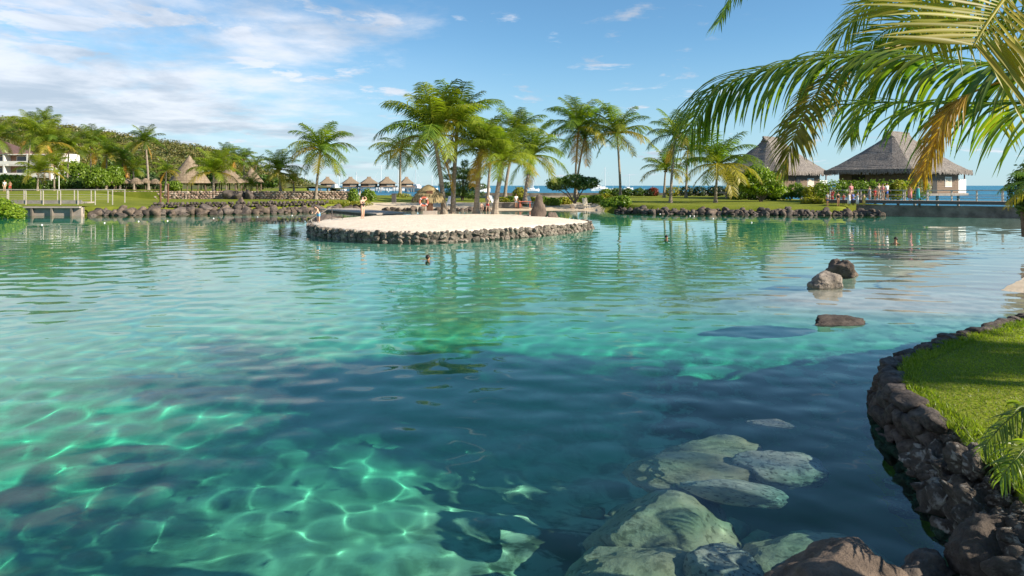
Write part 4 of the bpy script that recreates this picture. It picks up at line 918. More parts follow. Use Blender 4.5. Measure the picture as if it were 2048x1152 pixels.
def bungalow(label, loc, rz, ax, ay, h, eave, wall_h, seed, balcony=True):
    t_ = thing('thatched_bungalow', label, 'bungalow', loc, rz)
    rf = ob('roof', hip_roof_mesh('bungalow_roof', ax, ay, ax*.30, h, M['thatch_grey'], seed=seed), t_, (0, 0, eave))
    q = MB(); rd = random.Random(seed)
    for s, (x0, y0, x1, y1) in enumerate([(-ax, -ay, ax, -ay), (ax, -ay, ax, ay), (ax, ay, -ax, ay), (-ax, ay, -ax, -ay)]):
        L_ = math.hypot(x1-x0, y1-y0); k = int(L_/.07)
        for i in range(k):
            u = (i+rd.uniform(0, 1))/k; cr = 1-.07*max(0, math.hypot(1, 2*u-1)-1.15)/.26
            p = Vector((x0+(x1-x0)*u, y0+(y1-y0)*u, eave+.05))*1; p.x *= cr*1.01; p.y *= cr*1.01
            tt = Vector(((x1-x0)/L_, (y1-y0)/L_, 0))*.10; e = Vector((p.x*1.015, p.y*1.015, eave-rd.uniform(.22, .62)))
            q.add([p-tt, p+tt, e+tt*.5, e-tt*.5], [(0, 1, 2, 3)])
    q.build('eave_fringe', M['thatch_grey'], t_)
    q = MB(); q.tube([(-ax*.30-.30, 0, eave+h-.06), (0, 0, eave+h-.05), (ax*.30+.30, 0, eave+h-.06)], .16, 8); q.build('ridge_cap', M['thatch_grey'], t_)
    wx, wy = ax*.70, ay*.80; zb = eave-wall_h
    q = MB(); q.box((0, 0, zb+wall_h/2+.2), (2*wx, 2*wy, wall_h+.4)); q.build('wall', M['wallwood'], t_)
    # boards, openings
    for k in range(9):
        z = zb+(k+.5)*wall_h/9
        for yy, wdt, ax_ in ((-wy-.012, 2*wx-.02, 0), (wx+.012, 2*wy-.02, 1)):
            q = MB(); q.box((0, yy, z) if ax_ == 0 else (yy, 0, z), (wdt, .03, wall_h/9-.04) if ax_ == 0 else (.03, wdt, wall_h/9-.04)); q.build('board', M['wallwood'], t_)
    q = MB(); q.box((-wx*.15, -wy-.05, zb+1.05), (1.2, .06, 2.1)); q.build('door', M['dark'], t_)
    fr = MB(); fr.box((wx*.5, -wy-.05, zb+1.35), (1.7, .05, 1.2)); wn = fr.build('window', M['white'], t_)
    q = MB(); q.box((wx*.5, -wy-.085, zb+1.35), (1.5, .03, 1.0)); q.build('pane', M['wallpale'], wn)
    fr = MB(); fr.box((-wx-.05, -wy*.3, zb+1.2), (.06, 2.6, 1.9)); fr.build('shutter', M['wallwood'], t_)
    fr = MB(); fr.box((-wx-.05, wy*.45, zb+1.2), (.06, 1.6, 1.9)); fr.build('shutter', M['dark'], t_)
    q = MB(); q.box((0, 0, zb-.15), (2*wx+1.6, 2*wy+1.6, .25)); q.build('deck', M['deckwood'], t_)
    for sx in (-1, 0, 1):
        for sy in (-1, 0, 1):
            q = MB(); q.tube([(sx*wx, sy*wy, -loc[2]-1.5), (sx*wx, sy*wy, zb-.2)], .16, 8); q.build('stilt', M['concrete'], t_)
    if balcony:
        q = MB(); q.box((wx+2.0, 0, zb+.85), (.08, 2*wy, 1.7)); q.box((wx+1.0, -wy-.0, zb+.85), (2.0, .08, 1.7)); q.box((wx+1.0, wy, zb+.85), (2.0, .08, 1.7)); q.build('balcony', M['white'], t_)
        q = MB(); q.box((wx+1.0, 0, zb+.02), (2.1, 2*wy, .12)); q.build('balcony_floor', M['deckwood'], t_)
        for yy in (-wy+.1, wy-.1):
            q = MB(); q.box((wx+1.9, yy, zb+wall_h/2), (.12, .12, wall_h)); q.build('balcony_post', M['postwood'], t_)
    return t_
bungalow('nearer grey thatched bungalow on the right behind the footbridge', (at(1815, 82), 84, 0), R(34), 7.6, 5.6, 4.7, 4.75, 2.75, 2)
bungalow('farther grey thatched bungalow partly hidden by green shrubs', (at(1556, 100), 102, 0), R(36), 7.2, 5.6, 5.2, 4.9, 2.9, 5)
# small overwater bungalows far out
def sea_hut(label, px, d, wpx):
    s = wpx/F*d/2
    t_ = thing('overwater_hut', label, 'hut', (at(px, d), d, 0), R(20), 'row of overwater huts in the bay')
    ob('roof', hip_roof_mesh('hut_roof', s, s*.95, s*.16, 3.3, M['thatch'], rows=10, seed=int(px)), t_, (0, 0, 3.9))
    q = MB(); q.box((0, 0, 3.1), (1.5*s, 1.4*s, 1.9)); q.build('wall', M['wallwood'], t_)
    q = MB(); q.box((.2*s, -.71*s, 3.0), (.7*s, .1, 1.4)); q.build('window', M['wallpale'], t_)
    q = MB(); q.box((0, -.2, 2.05), (2.0*s, 1.9*s, .2)); q.build('deck', M['deckwood'], t_)
    q = MB(); q.box((0, -1.05*s, 2.45), (1.9*s, .1, .45)); q.build('railing', M['wallwood'], t_)
    for sx in (-.8, 0, .8):
        for sy in (-.8, .8):
            q = MB(); q.tube([(sx*s, sy*s, -1), (sx*s, sy*s, 2)], .16, 6); q.build('stilt', M['concrete'], t_)
for px, w_, l_ in [(655, 34, 'leftmost overwater hut, half behind the rounded full palm'), (701, 38, 'second overwater hut from the left in the bay'), (738, 39, 'third overwater hut from the left in the bay'), (774, 37, 'fourth overwater hut from the left in the bay'), (813, 30, 'rightmost overwater hut in the bay')]:
    sea_hut(l_, px, 330, w_)
jt = thing('jetty', 'long pale jetty linking the overwater huts', 'jetty', (at(740, 325), 322, 0))
q = MB(); q.box((0, 0, 1.6), (60, 1.4, .16)); q.build('deck', M['deckwood'], jt)
for i in range(13):
    q = MB(); q.tube([(-29+i*4.8, 0, -1), (-29+i*4.8, 0, 1.55)], .14, 6); q.build('pile', M['white'], jt)
# hotel
ht = thing('hotel', 'three-storey white-balconied hotel with dark tiled roof at the left edge', 'building', (-138, 176, 2.0))
Wd = 42
q = MB(); q.box((0, 4, 4.6), (Wd, 9, 9.2)); q.build('wall', M['redwall'], ht)
q = MB(); q.add([(-Wd/2-1.2, -3, 8.9), (Wd/2+1.2-12, -3, 8.9), (Wd/2+1.2-12, 10, 8.9), (-Wd/2-1.2, 10, 8.9), (-Wd/2+2, 3.5, 13.2), (Wd/2-18, 3.5, 13.2)], [(0, 1, 5, 4), (1, 2, 5), (2, 3, 4, 5), (3, 0, 4), (3, 2, 1, 0)]); q.build('roof', M['tileroof'], ht)
MB().box((Wd/2+.06, 4, 4.6), (.12, 9.2, 9.4)).build('end_wall', M['whitewall'], ht)
for fl in range(3):
    zf = fl*3.0
    q = MB(); q.box((0, -1.6, zf+3.0 if fl < 2 else 8.8), (Wd, 2.4, .22)); q.build('balcony_slab', M['whitewall'], ht)
    for i in range(7):
        x = -Wd/2+3+i*6
        wn = MB().box((x, -.55, zf+1.35), (2.6, .1, 2.2)).build('window', M['white'], ht); MB().box((x, -.62, zf+1.35), (2.3, .06, 1.95)).build('pane', M['glass'], wn)
        if fl: MB().box((x, -2.8, zf+.55+.1), (5.6, .1, .95)).build('balcony_rail', M['whitewall'], ht)
        MB().box((x+3, -1.6, zf+1.5), (.35, 2.5, 3.0)).build('partition', M['whitewall'], ht)
# stone retaining wall of the terrace
rw2 = thing('retaining_wall', 'long pinkish rubble stone retaining wall below the left terrace', 'stone wall', (-40, 95, 0))
q = MB(); n_ = 60
rd = random.Random(4)
xa, xb = -56.5, -22.7
q.box(((xa+xb)/2+40, 1.5, 1.1), (xb-xa, 1.0, 2.0)); q.build('core', mat('wall_mortar', (.15, .11, .085), (.22, .17, .13), 2, .95), rw2)
mbs = [MB() for _ in range(3)]
bm_ = rock_mesh('tmp', 5, 1, M['rock'], .1, 7); sv = [tuple(p.co) for p in bm_.vertices]; sf = [tuple(p.vertices) for p in bm_.polygons]
x = xa
while x < xb:
    for row in range(5):
        r_ = rd.uniform(.17, .30); z = 1.02+row*.24
        A = rd.uniform(0, 6.28); ca, sa = math.cos(A), math.sin(A)
        cxx, cyy = x+40+rd.uniform(-.1, .1)+.2*(row % 2), .98+rd.uniform(-.05, .05)
        mbs[rd.randrange(3)].add([(cxx+(p[0]*ca-p[2]*sa)*r_*1.2, cyy+p[1]*.16, z+(p[0]*sa+p[2]*ca)*r_*.72) for p in sv], sf)
    x += .44
for mbx, mm in zip(mbs, (mat('rubble_pink', (.30, .20, .15), (.42, .30, .23), 2, .95), mat('rubble_pale', (.38, .30, .235), (.50, .40, .32), 2, .95), mat('rubble_brown', (.20, .14, .11), (.30, .215, .165), 2, .95))):
    tag(mbx.build('rubble_stones', mm, rw2), kind='stuff')
# dark break in the wall and boulders on the lawn
big_rock('boulder', 'dark boulder on the left lawn edge below the wall', RB[2], (at(482, 72.5), 72.5, 1.05), (.55, .5, .6), .3, M['rock_brown'])
big_rock('boulder', 'second dark boulder on the left lawn edge near the golden hedge', RB[4], (at(542, 73.5), 73.5, 1.0), (.45, .4, .5), .9)
for i, x_ in enumerate((460, 480, 497)): big_rock('boulder', ['left', 'middle', 'right'][i]+' of three dark boulders set into the stone wall', RB[i], (at(x_, 95.5), 95.6, 1.5), (1.0, .6, .8), i*1.3, M['rock'])
# sea wall at the back of the lawn
swl = thing('sea_wall', 'low dark sea wall with pale path behind the lawn', 'sea wall', (10, 127, 0))
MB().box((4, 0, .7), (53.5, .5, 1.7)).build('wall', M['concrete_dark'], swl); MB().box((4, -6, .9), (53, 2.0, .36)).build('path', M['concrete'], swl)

# ---------------------------------------------------------------- left weir with railing, right footbridge
def rail_run(parent, pts, z0, h, step, m, rows=(1.0, .52), pr=.032, split=True):
    a, b = Vector(pts[0]), Vector(pts[1]); L_ = (b-a).length; k = max(1, round(L_/step))
    for i in range(k+1):
        p = a.lerp(b, i/k); q = MB(); q.box((p.x, p.y, z0+h/2), (pr*2, pr*2, h)); q.build('post', m, parent)
    ang = math.atan2(b.y-a.y, b.x-a.x)
    for r_ in rows:
        q = MB(); c = (a+b)/2; q.box((c.x, c.y, z0+h*r_), (L_+.1, .07 if r_ == 1.0 else .04, .07 if r_ == 1.0 else .04), ang); q.build('rail', m, parent)
wr = thing('footbridge', 'grey wooden footbridge over a concrete weir at the left edge', 'footbridge', (-46, 65.5, 0))
MB().box((-4, .5, .10), (17, .5, 1.4)).build('weir_wall', M['concrete'], wr)
MB().box((-4, .15, .82), (17, .4, .14)).build('weir_cap', mat('pale_concrete', (.42, .35, .29), (.52, .45, .38), 1, .9), wr)
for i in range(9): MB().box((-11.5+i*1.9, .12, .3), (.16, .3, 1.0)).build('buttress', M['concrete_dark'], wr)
MB().box((-4, 1.2, 1.25), (17.2, 2.0, .14)).build('deck', M['deckwood'], wr); MB().box((-4, .22, 1.32), (17.2, .12, .34)).build('beam', M['deckwood'], wr)
rail_run(wr, [(-12.4, .12, 0), (7.6, .12, 0)], 1.05, 1.45, 1.62, M['rail'], (1.0,))
rail_run(wr, [(-12.4, 2.2, 0), (7.6, 2.2, 0)], 1.2, 1.3, 1.62, M['rail'], (1.0,))
for i in range(3): 
    q = MB(); q.box((-2.4, .17, 1.60+i*.22), (20, .025, .025)); q.build('wire', M['rail'], wr)
fb = thing('footbridge', 'long grey footbridge with railing over a stained concrete wall on the right', 'footbridge', (45, 62, 0))
segs = [((32.6, 69.9), (34.6, 68.2)), ((34.6, 68.2), (46, 60.6)), ((46, 60.6), (60, 51.2))]
for i, (a, b) in enumerate(segs):
    A, B = Vector((a[0]-45, a[1]-62, 0)), Vector((b[0]-45, b[1]-62, 0)); c = (A+B)/2; L_ = (B-A).length; ang = math.atan2(B.y-A.y, B.x-A.x); nn = Vector((-math.sin(ang), math.cos(ang), 0))
    q = MB(); cc = c+nn*1.0; q.box((cc.x, cc.y, 1.40), (L_+.2, 2.2, .12), ang); q.build('deck', M['deckwood'], fb)
    q = MB(); q.box((c.x-nn.x*.1, c.y-nn.y*.1, 1.30), (L_+.2, .14, .3), ang); q.build('beam', M['rail_dark'], fb)
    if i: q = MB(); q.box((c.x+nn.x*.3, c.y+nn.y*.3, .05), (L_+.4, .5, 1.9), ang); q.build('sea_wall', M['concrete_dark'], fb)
    for off in ((-.08, 2.05) if i else (-.08,)):
        rail_run(fb, [A+nn*off, B+nn*off], 1.40, 1.05, 1.9, M['rail'], (1.0, .5) if off > 0 else (1.0, .62, .3), pr=.045)
# footbridge from the beach to the island
ib = thing('gangway', 'flat grey gangway joining the island to the beach on the left', 'gangway', (-12, 56, 0))
q = MB(); a, b = Vector((at(672, 66)+12, 10, .62)), Vector((at(795, 56)+12, -1.5, .68)); c = (a+b)/2; q.box(c, ((b-a).length, 3.0, .10), math.atan2(b.y-a.y, b.x-a.x)); q.build('deck', M['concrete'], ib)
q = MB(); a2, b2 = Vector((at(672, 66)+12, 10, .3)), b-Vector((0, 0, .26)); a2.z = .46; c = (a2+b2)/2; q.box(c, ((b2-a2).length, 2.4, .22), math.atan2(b2.y-a2.y, b2.x-a2.x)); q.build('beam', M['concrete_dark'], ib)
# handrail at the island steps
hr = thing('handrail', 'thin metal handrail at the left end of the sand island', 'handrail', (at(660, 46), 45.5, .6))
k = 45.5/F
def hp(px, py, dy=0): return ((px-660)*k, dy, H-(py-371)/F*45.5-.6)
for nm, pts in (('rail', [hp(621, 442), hp(640, 430), hp(668, 412)]), ('post', [hp(668, 412), hp(668, 447)]), ('frame', [hp(668, 432), hp(689, 432), hp(689, 446)]), ('rail', [hp(668, 446), hp(689, 446)]), ('rail', [hp(636, 448, -1), hp(636, 436, -1)]), ('post', [hp(622, 448), hp(622, 440)])):
    q = MB(); q.tube(pts, .028, 6); q.build(nm, M['rail_dark'] if nm != 'rail' else M['rail'], hr)
# ring buoy station on the island
d = 52.5; pst = thing('lifebuoy_post', 'brown wooden post on concrete foot holding the red lifebuoy', 'post', (at(858, d), d, .66))
MB().box((.1, 0, .1), (1.05, .6, .42)).build('base', M['concrete'], pst); MB().box((.05, .1, 1.0), (.46, .36, 1.7)).build('post', M['postwood'], pst)
parasol('straw thatched parasol on the sand island beside the tallest palm', 857, 369, 397, 66, 53.4, .66, 'thatch_straw', post='postwood', pr=.08)
def torus(name, Rr, r, m):
    v, f = [], []; n, k = 28, 10
    for i in range(n):
        for j in range(k):
            a, b = 2*math.pi*i/n, 2*math.pi*j/k; v.append(((Rr+r*math.cos(b))*math.cos(a), r*math.sin(b), (Rr+r*math.cos(b))*math.sin(a)))
    f = [(i*k+j, i*k+(j+1) % k, ((i+1) % n)*k+(j+1) % k, ((i+1) % n)*k+j) for i in range(n) for j in range(k)]
    return mesh(name, v, f, m, True)
lb = thing('lifebuoy', 'faded red ring lifebuoy hanging on the island post', 'lifebuoy', (at(849, d), d-.36, .66+1.02))
ob('ring', torus('ring', .31, .075, M['ring']), lb)
for a in (45, 135, 225, 315):
    q = MB(); q.box((.31*math.cos(R(a)), 0, .31*math.sin(R(a))), (.17, .165, .06), rot=Matrix.Rotation(-R(a), 3, 'Y')); q.build('band', M['white'], lb)
# two brown posts, lamp post
for px, l_ in ((321, 'left of two brown wooden posts on the left lawn'), (336, 'right of two brown wooden posts on the left lawn')):
    t_ = thing('wooden_post', l_, 'post', (at(px, 72), 72, .9)); q = MB(); q.tube([(0, 0, -.2), (0, 0, 2.1)], .10, 8); q.build('shaft', M['postwood'], t_); q = MB(); q.lathe([(.13, 2.05), (.14, 2.12), (.05, 2.22)], 8); q.build('cap', M['postwood'], t_)
lp = thing('lamp_post', 'white globe lamp post before the hotel palms', 'lamp post', (at(118, 108), 108, 2.05))
MB().tube([(0, 0, 0), (0, 0, 2.5)], .06, 8).build('pole', M['white'], lp); MB().lathe([(.08, 2.5), (.2, 2.65), (.2, 2.85), (.08, 3.0)], 10).build('lamp_head', M['white'], lp, True)
# bollard bin on the back lawn, planters, loungers, table
bn = thing('litter_bin', 'dark square litter bin on the lawn behind the island', 'bin', (at(788, 86), 86, .75)); MB().box((0, 0, .55), (.5, .5, 1.1)).build('body', M['rail_dark'], bn); MB().box((0, 0, 1.13), (.56, .56, .06)).build('lid', M['rail_dark'], bn)
def planter(label, px, py, d, r):
    z = float(back_z(np.array([at(px, d)]), np.array([d]))[0]); t_ = thing('planter', label, 'planter', (at(px, d), d, z))
    q = MB(); q.lathe([(r*.6, 0), (r*.95, r*.9), (r*1.05, r*1.0), (r*.9, r*1.0), (r*.85, r*.85)], 14); q.build('pot', M['pot'], t_, True); MB().lathe([(r*.86, r*.8), (.01, r*.88)], 14).build('soil', M['bark'], t_); return t_
planter('white tapered planter under the flat-topped shrub', 1146, 414, 82.5, .46); planter('small white planter on the beach behind the island palms', 1004, 412, 84, .36)
def lounger(label, px, d, rz, m):
    z = float(back_z(np.array([at(px, d)]), np.array([d]))[0])+.02; t_ = thing('lounge_chair', label, 'lounge chair', (at(px, d), d, z), rz)
    MB().box((0, -.25, .35), (.62, 1.1, .06)).build('seat', M[m], t_)
    q = MB(); q.box((0, .52, .78), (.62, .07, 1.05), rot=Matrix.Rotation(-.5, 3, 'X')); q.build('backrest', M[m], t_)
    for sx in (-.28, .28):
        for sy in (-.7, .25): MB().tube([(sx, sy, 0), (sx, sy, .34)], .03, 6).build('leg', M['white'], t_)
        MB().box((sx*1.15, -.05, .55), (.05, .7, .05)).build('armrest', M['white'], t_)
lounger('beige canvas lounge chair on the beach facing the lagoon', 1172, 81.8, .15, 'canvas'); lounger('white lounge chair behind the upright stone', 1062, 85, .5, 'white'); lounger('white lounge chair beside the seated bather', 896, 84.5, -.4, 'white'); lounger('reclined white lounge chair behind the man in red shorts', 990, 86, .9, 'white')
tb = thing('picnic_table', 'low reddish picnic table on the far beach', 'table', (at(1050, 82.6), 82.6, .25)); MB().box((0, 0, .72), (1.6, .8, .07)).build('tabletop', M['ring'], tb)
for sx in (-.6, .6): MB().box((sx, 0, .35), (.12, .6, .7)).build('leg', M['ring'], tb)
bx_ = thing('storage_box', 'dark long box on the far beach left of the picnic table', 'box', (at(1018, 83), 83, .2)); MB().box((0, 0, .3), (2.6, .7, .6)).build('body', M['concrete_dark'], bx_); MB().box((0, 0, .63), (2.7, .8, .06)).build('lid', M['concrete'], bx_)

# ---------------------------------------------------------------- boats
def sailboat(label, px, d, mast_top, L_=11, rz=.5, hm='hull'):
    t_ = thing('sailboat', label, 'sailboat', (at(px, d), d, -.2), rz, 'sailboats moored in the bay')
    mb = MB(); v = []; K = 9
    for i in range(K):
        s = i/(K-1); x = (s-.5)*L_; b_ = L_*.15*math.sin(math.pi*min(1, .18+.82*(1-s)**.8))*(1 if s < .95 else .2); zt = 1.15+.35*s*s
        v += [(x, -b_, zt), (x+.1, -b_*.75, .2), (x, 0, -.4), (x+.1, b_*.75, .2), (x, b_, zt)]
    f = [(i*5+j, (i+1)*5+j, (i+1)*5+j+1, i*5+j+1) for i in range(K-1) for j in range(4)]+[(i*5+4, (i+1)*5+4, (i+1)*5, i*5) for i in range(K-1)]+[(4, 3, 2, 1, 0)]
    mb.add(v, f); mb.build('hull', M[hm], t_)
    MB().box((-.3, 0, 1.6), (L_*.38, L_*.17, .7)).build('cabin', M['hull'], t_)
    mt = H+(371-mast_top)/F*d+.2
    MB().tube([(.6, 0, 1.2), (.6, 0, mt)], [.2, .15], 6).build('mast', M['mast'], t_); MB().tube([(.6, 0, 2.6), (-L_*.38, 0, 2.7)], .13, 6).build('boom', M['white'], t_)
    q = MB()
    for e in ((L_*.49, 0, 1.5), (-L_*.49, 0, 1.3)): q.tube([(.6, 0, mt), e], .03, 4, False)
    q.build('stay', M['mast'], t_)
for i, (px, d, mt, L_, rz, lab) in enumerate([(676, 420, 340, 10, .4, 'sailboat at the left edge of the overwater huts'), (714, 430, 343, 9, 2.6, 'sailboat mast behind the second overwater hut'), (760, 400, 331, 11, .3, 'sailboat mast between third and fourth overwater huts'), (794, 390, 325, 12, .5, 'tallest-masted sailboat behind the slim lone palm'), (833, 420, 338, 10, 2.8, 'sailboat behind the white motor yacht'), (862, 450, 350, 9, .2, 'small sailboat just left of the tallest island palm'), (1064, 360, 352, 8, .3, 'white sailboat on open water right of the leaning palm'), (1208, 380, 334, 12, .25, 'large white sailboat just left of the open-crowned palm'), (1257, 520, 347, 8, .4, 'distant sailboat seen right of the open-crowned palm trunk'), (538, 300, 326, 9, .8, 'sailboat with mast above the trees behind the right cone'), (612, 400, 352, 9, 2.5, 'sailboat by the pale jetty left of the rounded palm')]):
    sailboat(lab, px, d, mt, L_, rz)
def motor_yacht(label, px, d, L_, rz):
    t_ = thing('motor_yacht', label, 'yacht', (at(px, d), d, -.2), rz)
    mb = MB(); v = []; K = 8
    for i in range(K):
        s = i/(K-1); b_ = L_*.15*(1 if s < .5 else max(.02, 1-((s-.5)/.5)**2)); x = (s-.5)*L_; zt = 1.6+.8*s
        v += [(x, -b_, zt), (x, -b_*.7, -.2), (x, b_*.7, -.2), (x, b_, zt)]
    mb.add(v, [(i*4+j, (i+1)*4+j, (i+1)*4+j+1, i*4+j+1) for i in range(K-1) for j in range(3)]+[(i*4+3, (i+1)*4+3, (i+1)*4, i*4) for i in range(K-1)]+[(3, 2, 1, 0)]); mb.build('hull', M['hull'], t_)
    MB().box((-.5, 0, 2.5), (L_*.5, L_*.2, 1.2)).build('cabin', M['hull'], t_); MB().box((-.5, -L_*.102, 2.6), (L_*.42, .05, .5)).build('window', M['glass'], t_); MB().box((-1.0, 0, 3.4), (L_*.3, L_*.17, .6)).build('flybridge', M['hull'], t_)
motor_yacht('white motor yacht at the right end of the overwater huts', 828, 340, 13, 2.5); motor_yacht('small white motorboat behind the middle island trunks', 965, 330, 8, .4); motor_yacht('white catamaran-like motorboat beside the large white sailboat', 1196, 400, 9, .2)
for i, (px, l_) in enumerate([(585, 'white tender moored left of the rounded palm'), (608, 'white launch beside the tender at the jetty'), (668, 'white launch just right of the rounded palm trunk')]): motor_yacht(l_, px, 300+i*6, 8, .3+i)

# ---------------------------------------------------------------- people
def skin_mesh(name, verts, edges, radii, m, root=0, sub=1):
    me = bpy.data.meshes.new(name); me.from_pydata([tuple(v) for v in verts], edges, []); me.materials.append(m)
    o = bpy.data.objects.new(name, me); COL.objects.link(o)
    md = o.modifiers.new('s', 'SKIN'); md.use_smooth_shade = True
    for i, r in enumerate(radii): me.skin_vertices[0].data[i].radius = r if hasattr(r, '__len__') else (r, r)
    me.skin_vertices[0].data[root].use_root = True
    o.modifiers.new('d', 'SUBSURF').levels = sub; o.modifiers['d'].render_levels = sub
    dg = bpy.context.evaluated_depsgraph_get(); out = bpy.data.meshes.new_from_object(o.evaluated_get(dg)); out.name = name
    bpy.data.objects.remove(o); bpy.data.meshes.remove(me)
    out.polygons.foreach_set('use_smooth', np.ones(len(out.polygons), dtype=bool))
    return out
def joints(pose):
    J = dict(pelvis=(0, 0, .53), waist=(0, 0, .61), chest=(0, 0, .73), neck0=(0, 0, .81), neck=(0, 0, .855), head=(0, -.005, .905), top=(0, 0, .965))
    for s, sx in (('l', -1), ('r', 1)):
        J['sh'+s] = (sx*.10, 0, .795); J['el'+s] = (sx*.135, .015, .64); J['wr'+s] = (sx*.145, -.02, .50); J['ha'+s] = (sx*.145, -.03, .445)
        J['hi'+s] = (sx*.05, 0, .50); J['kn'+s] = (sx*.052, -.008, .275); J['an'+s] = (sx*.055, .012, .045); J['to'+s] = (sx*.062, -.075, .018)
    if pose == 'armup':
        J['elr'] = (.20, -.02, .84); J['wrr'] = (.10, -.06, .93); J['har'] = (.05, -.055, .94); J['ell'] = (-.13, -.06, .66); J['wrl'] = (-.08, -.14, .70); J['hal'] = (-.05, -.16, .74)
        J['knl'] = (-.045, -.03, .28)
    if pose == 'bend':
        for kk, (dy, dz) in dict(waist=(-.04, -.005), chest=(-.12, -.03), neck0=(-.18, -.05), neck=(-.215, -.06), head=(-.25, -.07), top=(-.27, -.09)).items(): J[kk] = (J[kk][0], dy, J[kk][2]+dz)
        for s, sx in (('l', -1), ('r', 1)): J['sh'+s] = (sx*.10, -.17, .745); J['el'+s] = (sx*.13, -.22, .60); J['wr'+s] = (sx*.11, -.30, .52); J['ha'+s] = (sx*.11, -.34, .50)
    if pose == 'walk':
        J['knl'] = (-.05, -.08, .285); J['anl'] = (-.055, -.09, .05); J['tol'] = (-.06, -.17, .03); J['anr'] = (.055, .10, .06); J['knr'] = (.052, .03, .27); J['tor'] = (.06, .03, .018); J['wrl'] = (-.14, .06, .52); J['hal'] = (-.14, .07, .47); J['wrr'] = (.14, -.10, .53); J['har'] = (.14, -.13, .49)
    if pose == 'sit':
        for kk in J:
            x_, y_, z_ = J[kk]; J[kk] = (x_, y_, z_-.26)
        for s, sx in (('l', -1), ('r', 1)): J['kn'+s] = (sx*.07, -.21, .28); J['an'+s] = (sx*.07, -.22, .06); J['to'+s] = (sx*.075, -.30, .02); J['el'+s] = (sx*.14, -.04, .40); J['wr'+s] = (sx*.10, -.16, .32); J['ha'+s] = (sx*.09, -.20, .31)
    return {k_: Vector(v_) for k_, v_ in J.items()}
RAD = dict(pelvis=(.078, .058), waist=(.064, .05), chest=(.085, .058), neck0=(.05, .04), neck=.030, head=(.044, .052), top=(.026, .03))
for s in 'lr': RAD.update({'sh'+s: .040, 'el'+s: .027, 'wr'+s: .018, 'ha'+s: (.022, .014), 'hi'+s: .056, 'kn'+s: .035, 'an'+s: .022, 'to'+s: .018})
EDG = [('pelvis', 'waist'), ('waist', 'chest'), ('chest', 'neck0'), ('neck0', 'neck'), ('neck', 'head'), ('head', 'top')]
for s in 'lr': EDG += [('chest', 'sh'+s), ('sh'+s, 'el'+s), ('el'+s, 'wr'+s), ('wr'+s, 'ha'+s), ('pelvis', 'hi'+s), ('hi'+s, 'kn'+s), ('kn'+s, 'an'+s), ('an'+s, 'to'+s)]
PCACHE = {}
def chain(J, edges, grow, name, root, trim=None):
    ks = []; [ks.append(k_) for e in edges for k_ in e if k_ not in ks]
    V = [J[k_].copy() for k_ in ks]
    if trim:
        for k_, (toward, t_) in trim.items(): V[ks.index(k_)] = J[k_].lerp(J[toward], t_)
    rr = [(RAD[k_][0]+grow, RAD[k_][1]+grow) if hasattr(RAD[k_], '__len__') else (RAD[k_]+grow,)*2 for k_ in ks]
    return skin_mesh(name, V, [(ks.index(a), ks.index(b)) for a, b in edges], rr, M['cloth_black'], ks.index(root))
def pmeshes(pose):
    if pose in PCACHE: return PCACHE[pose]
    J = joints(pose); D = {}
    D['body'] = chain(J, EDG, 0, 'body', 'pelvis')
    D['shorts'] = chain(J, [('pelvis', 'hil'), ('hil', 'knl'), ('pelvis', 'hir'), ('hir', 'knr'), ('pelvis', 'waist')], .012, 'shorts', 'pelvis', {'knl': ('hil', .25), 'knr': ('hir', .25), 'waist': ('pelvis', .5)})
    D['shirt'] = chain(J, [('waist', 'chest'), ('chest', 'shl'), ('shl', 'ell'), ('chest', 'shr'), ('shr', 'elr'), ('waist', 'pelvis'), ('chest', 'neck0')], .011, 'shirt', 'chest', {'ell': ('shl', .35), 'elr': ('shr', .35), 'pelvis': ('waist', .3), 'neck0': ('chest', .2)})
    D['swimsuit'] = chain(J, [('pelvis', 'waist'), ('waist', 'chest'), ('chest', 'neck0'), ('pelvis', 'hil'), ('pelvis', 'hir')], .017, 'swimsuit', 'pelvis', {'neck0': ('chest', .55), 'hil': ('pelvis', .2), 'hir': ('pelvis', .2)})
    mb = MB(); p = J['waist']; mb.lathe([(.02, J['anl'].z+.10), (.115, J['anl'].z+.11), (.10, .40), (.088, .55), (.080, J['chest'].z-.02), (.09, J['chest'].z+.03), (.03, J['chest'].z+.05)], 14, (p.x, (J['waist'].y), 0)); D['wrap'] = mb.mesh('wrap', M['cloth_white'], True)
    bm = bmesh.new(); bmesh.ops.create_icosphere(bm, subdivisions=3, radius=1); hd = J['head'].lerp(J['top'], .45)
    for q in bm.verts:
        c_ = q.co
        if c_.z < -.1 and c_.y < .1: c_.z = -.1; c_.x *= .9
        q.co = Vector((c_.x*.052, c_.y*.06+.010, c_.z*.054))+hd
    me = bpy.data.meshes.new('hair'); bm.to_mesh(me); bm.free(); me.materials.append(M['hair_dark']); me.polygons.foreach_set('use_smooth', np.ones(len(me.polygons), dtype=bool)); D['hair'] = me
    PCACHE[pose] = D; return D
def person(label, loc, h, face=0, pose='stand', skin='skin1', hair='hair_dark', wear=(), group=None):
    D = pmeshes(pose); t_ = thing('person', label, 'person', loc, face, group); t_.scale = (h, h, h)
    ob('body', D['body'], t_, m=M[skin]); ob('hair', D['hair'], t_, m=M[hair])
    for w_, c_ in wear: ob(w_, D[w_], t_, m=M['cloth_'+c_])
    return t_
d = 45.3
person('woman in black swimsuit standing on the sand with one arm raised', (at(725, d), d, .60), 1.66, R(55), 'armup', 'skin2', 'hair_dark', [('swimsuit', 'black')])
person('bare-chested boy in blue shorts leaning to the handrail', (at(637, 42.8), 42.8, .50), 1.30, R(-30), 'bend', 'skin2', 'hair_dark', [('shorts', 'lightblue')])
gz = lambda x, y: float(back_z(np.array([x]), np.array([y]))[0])
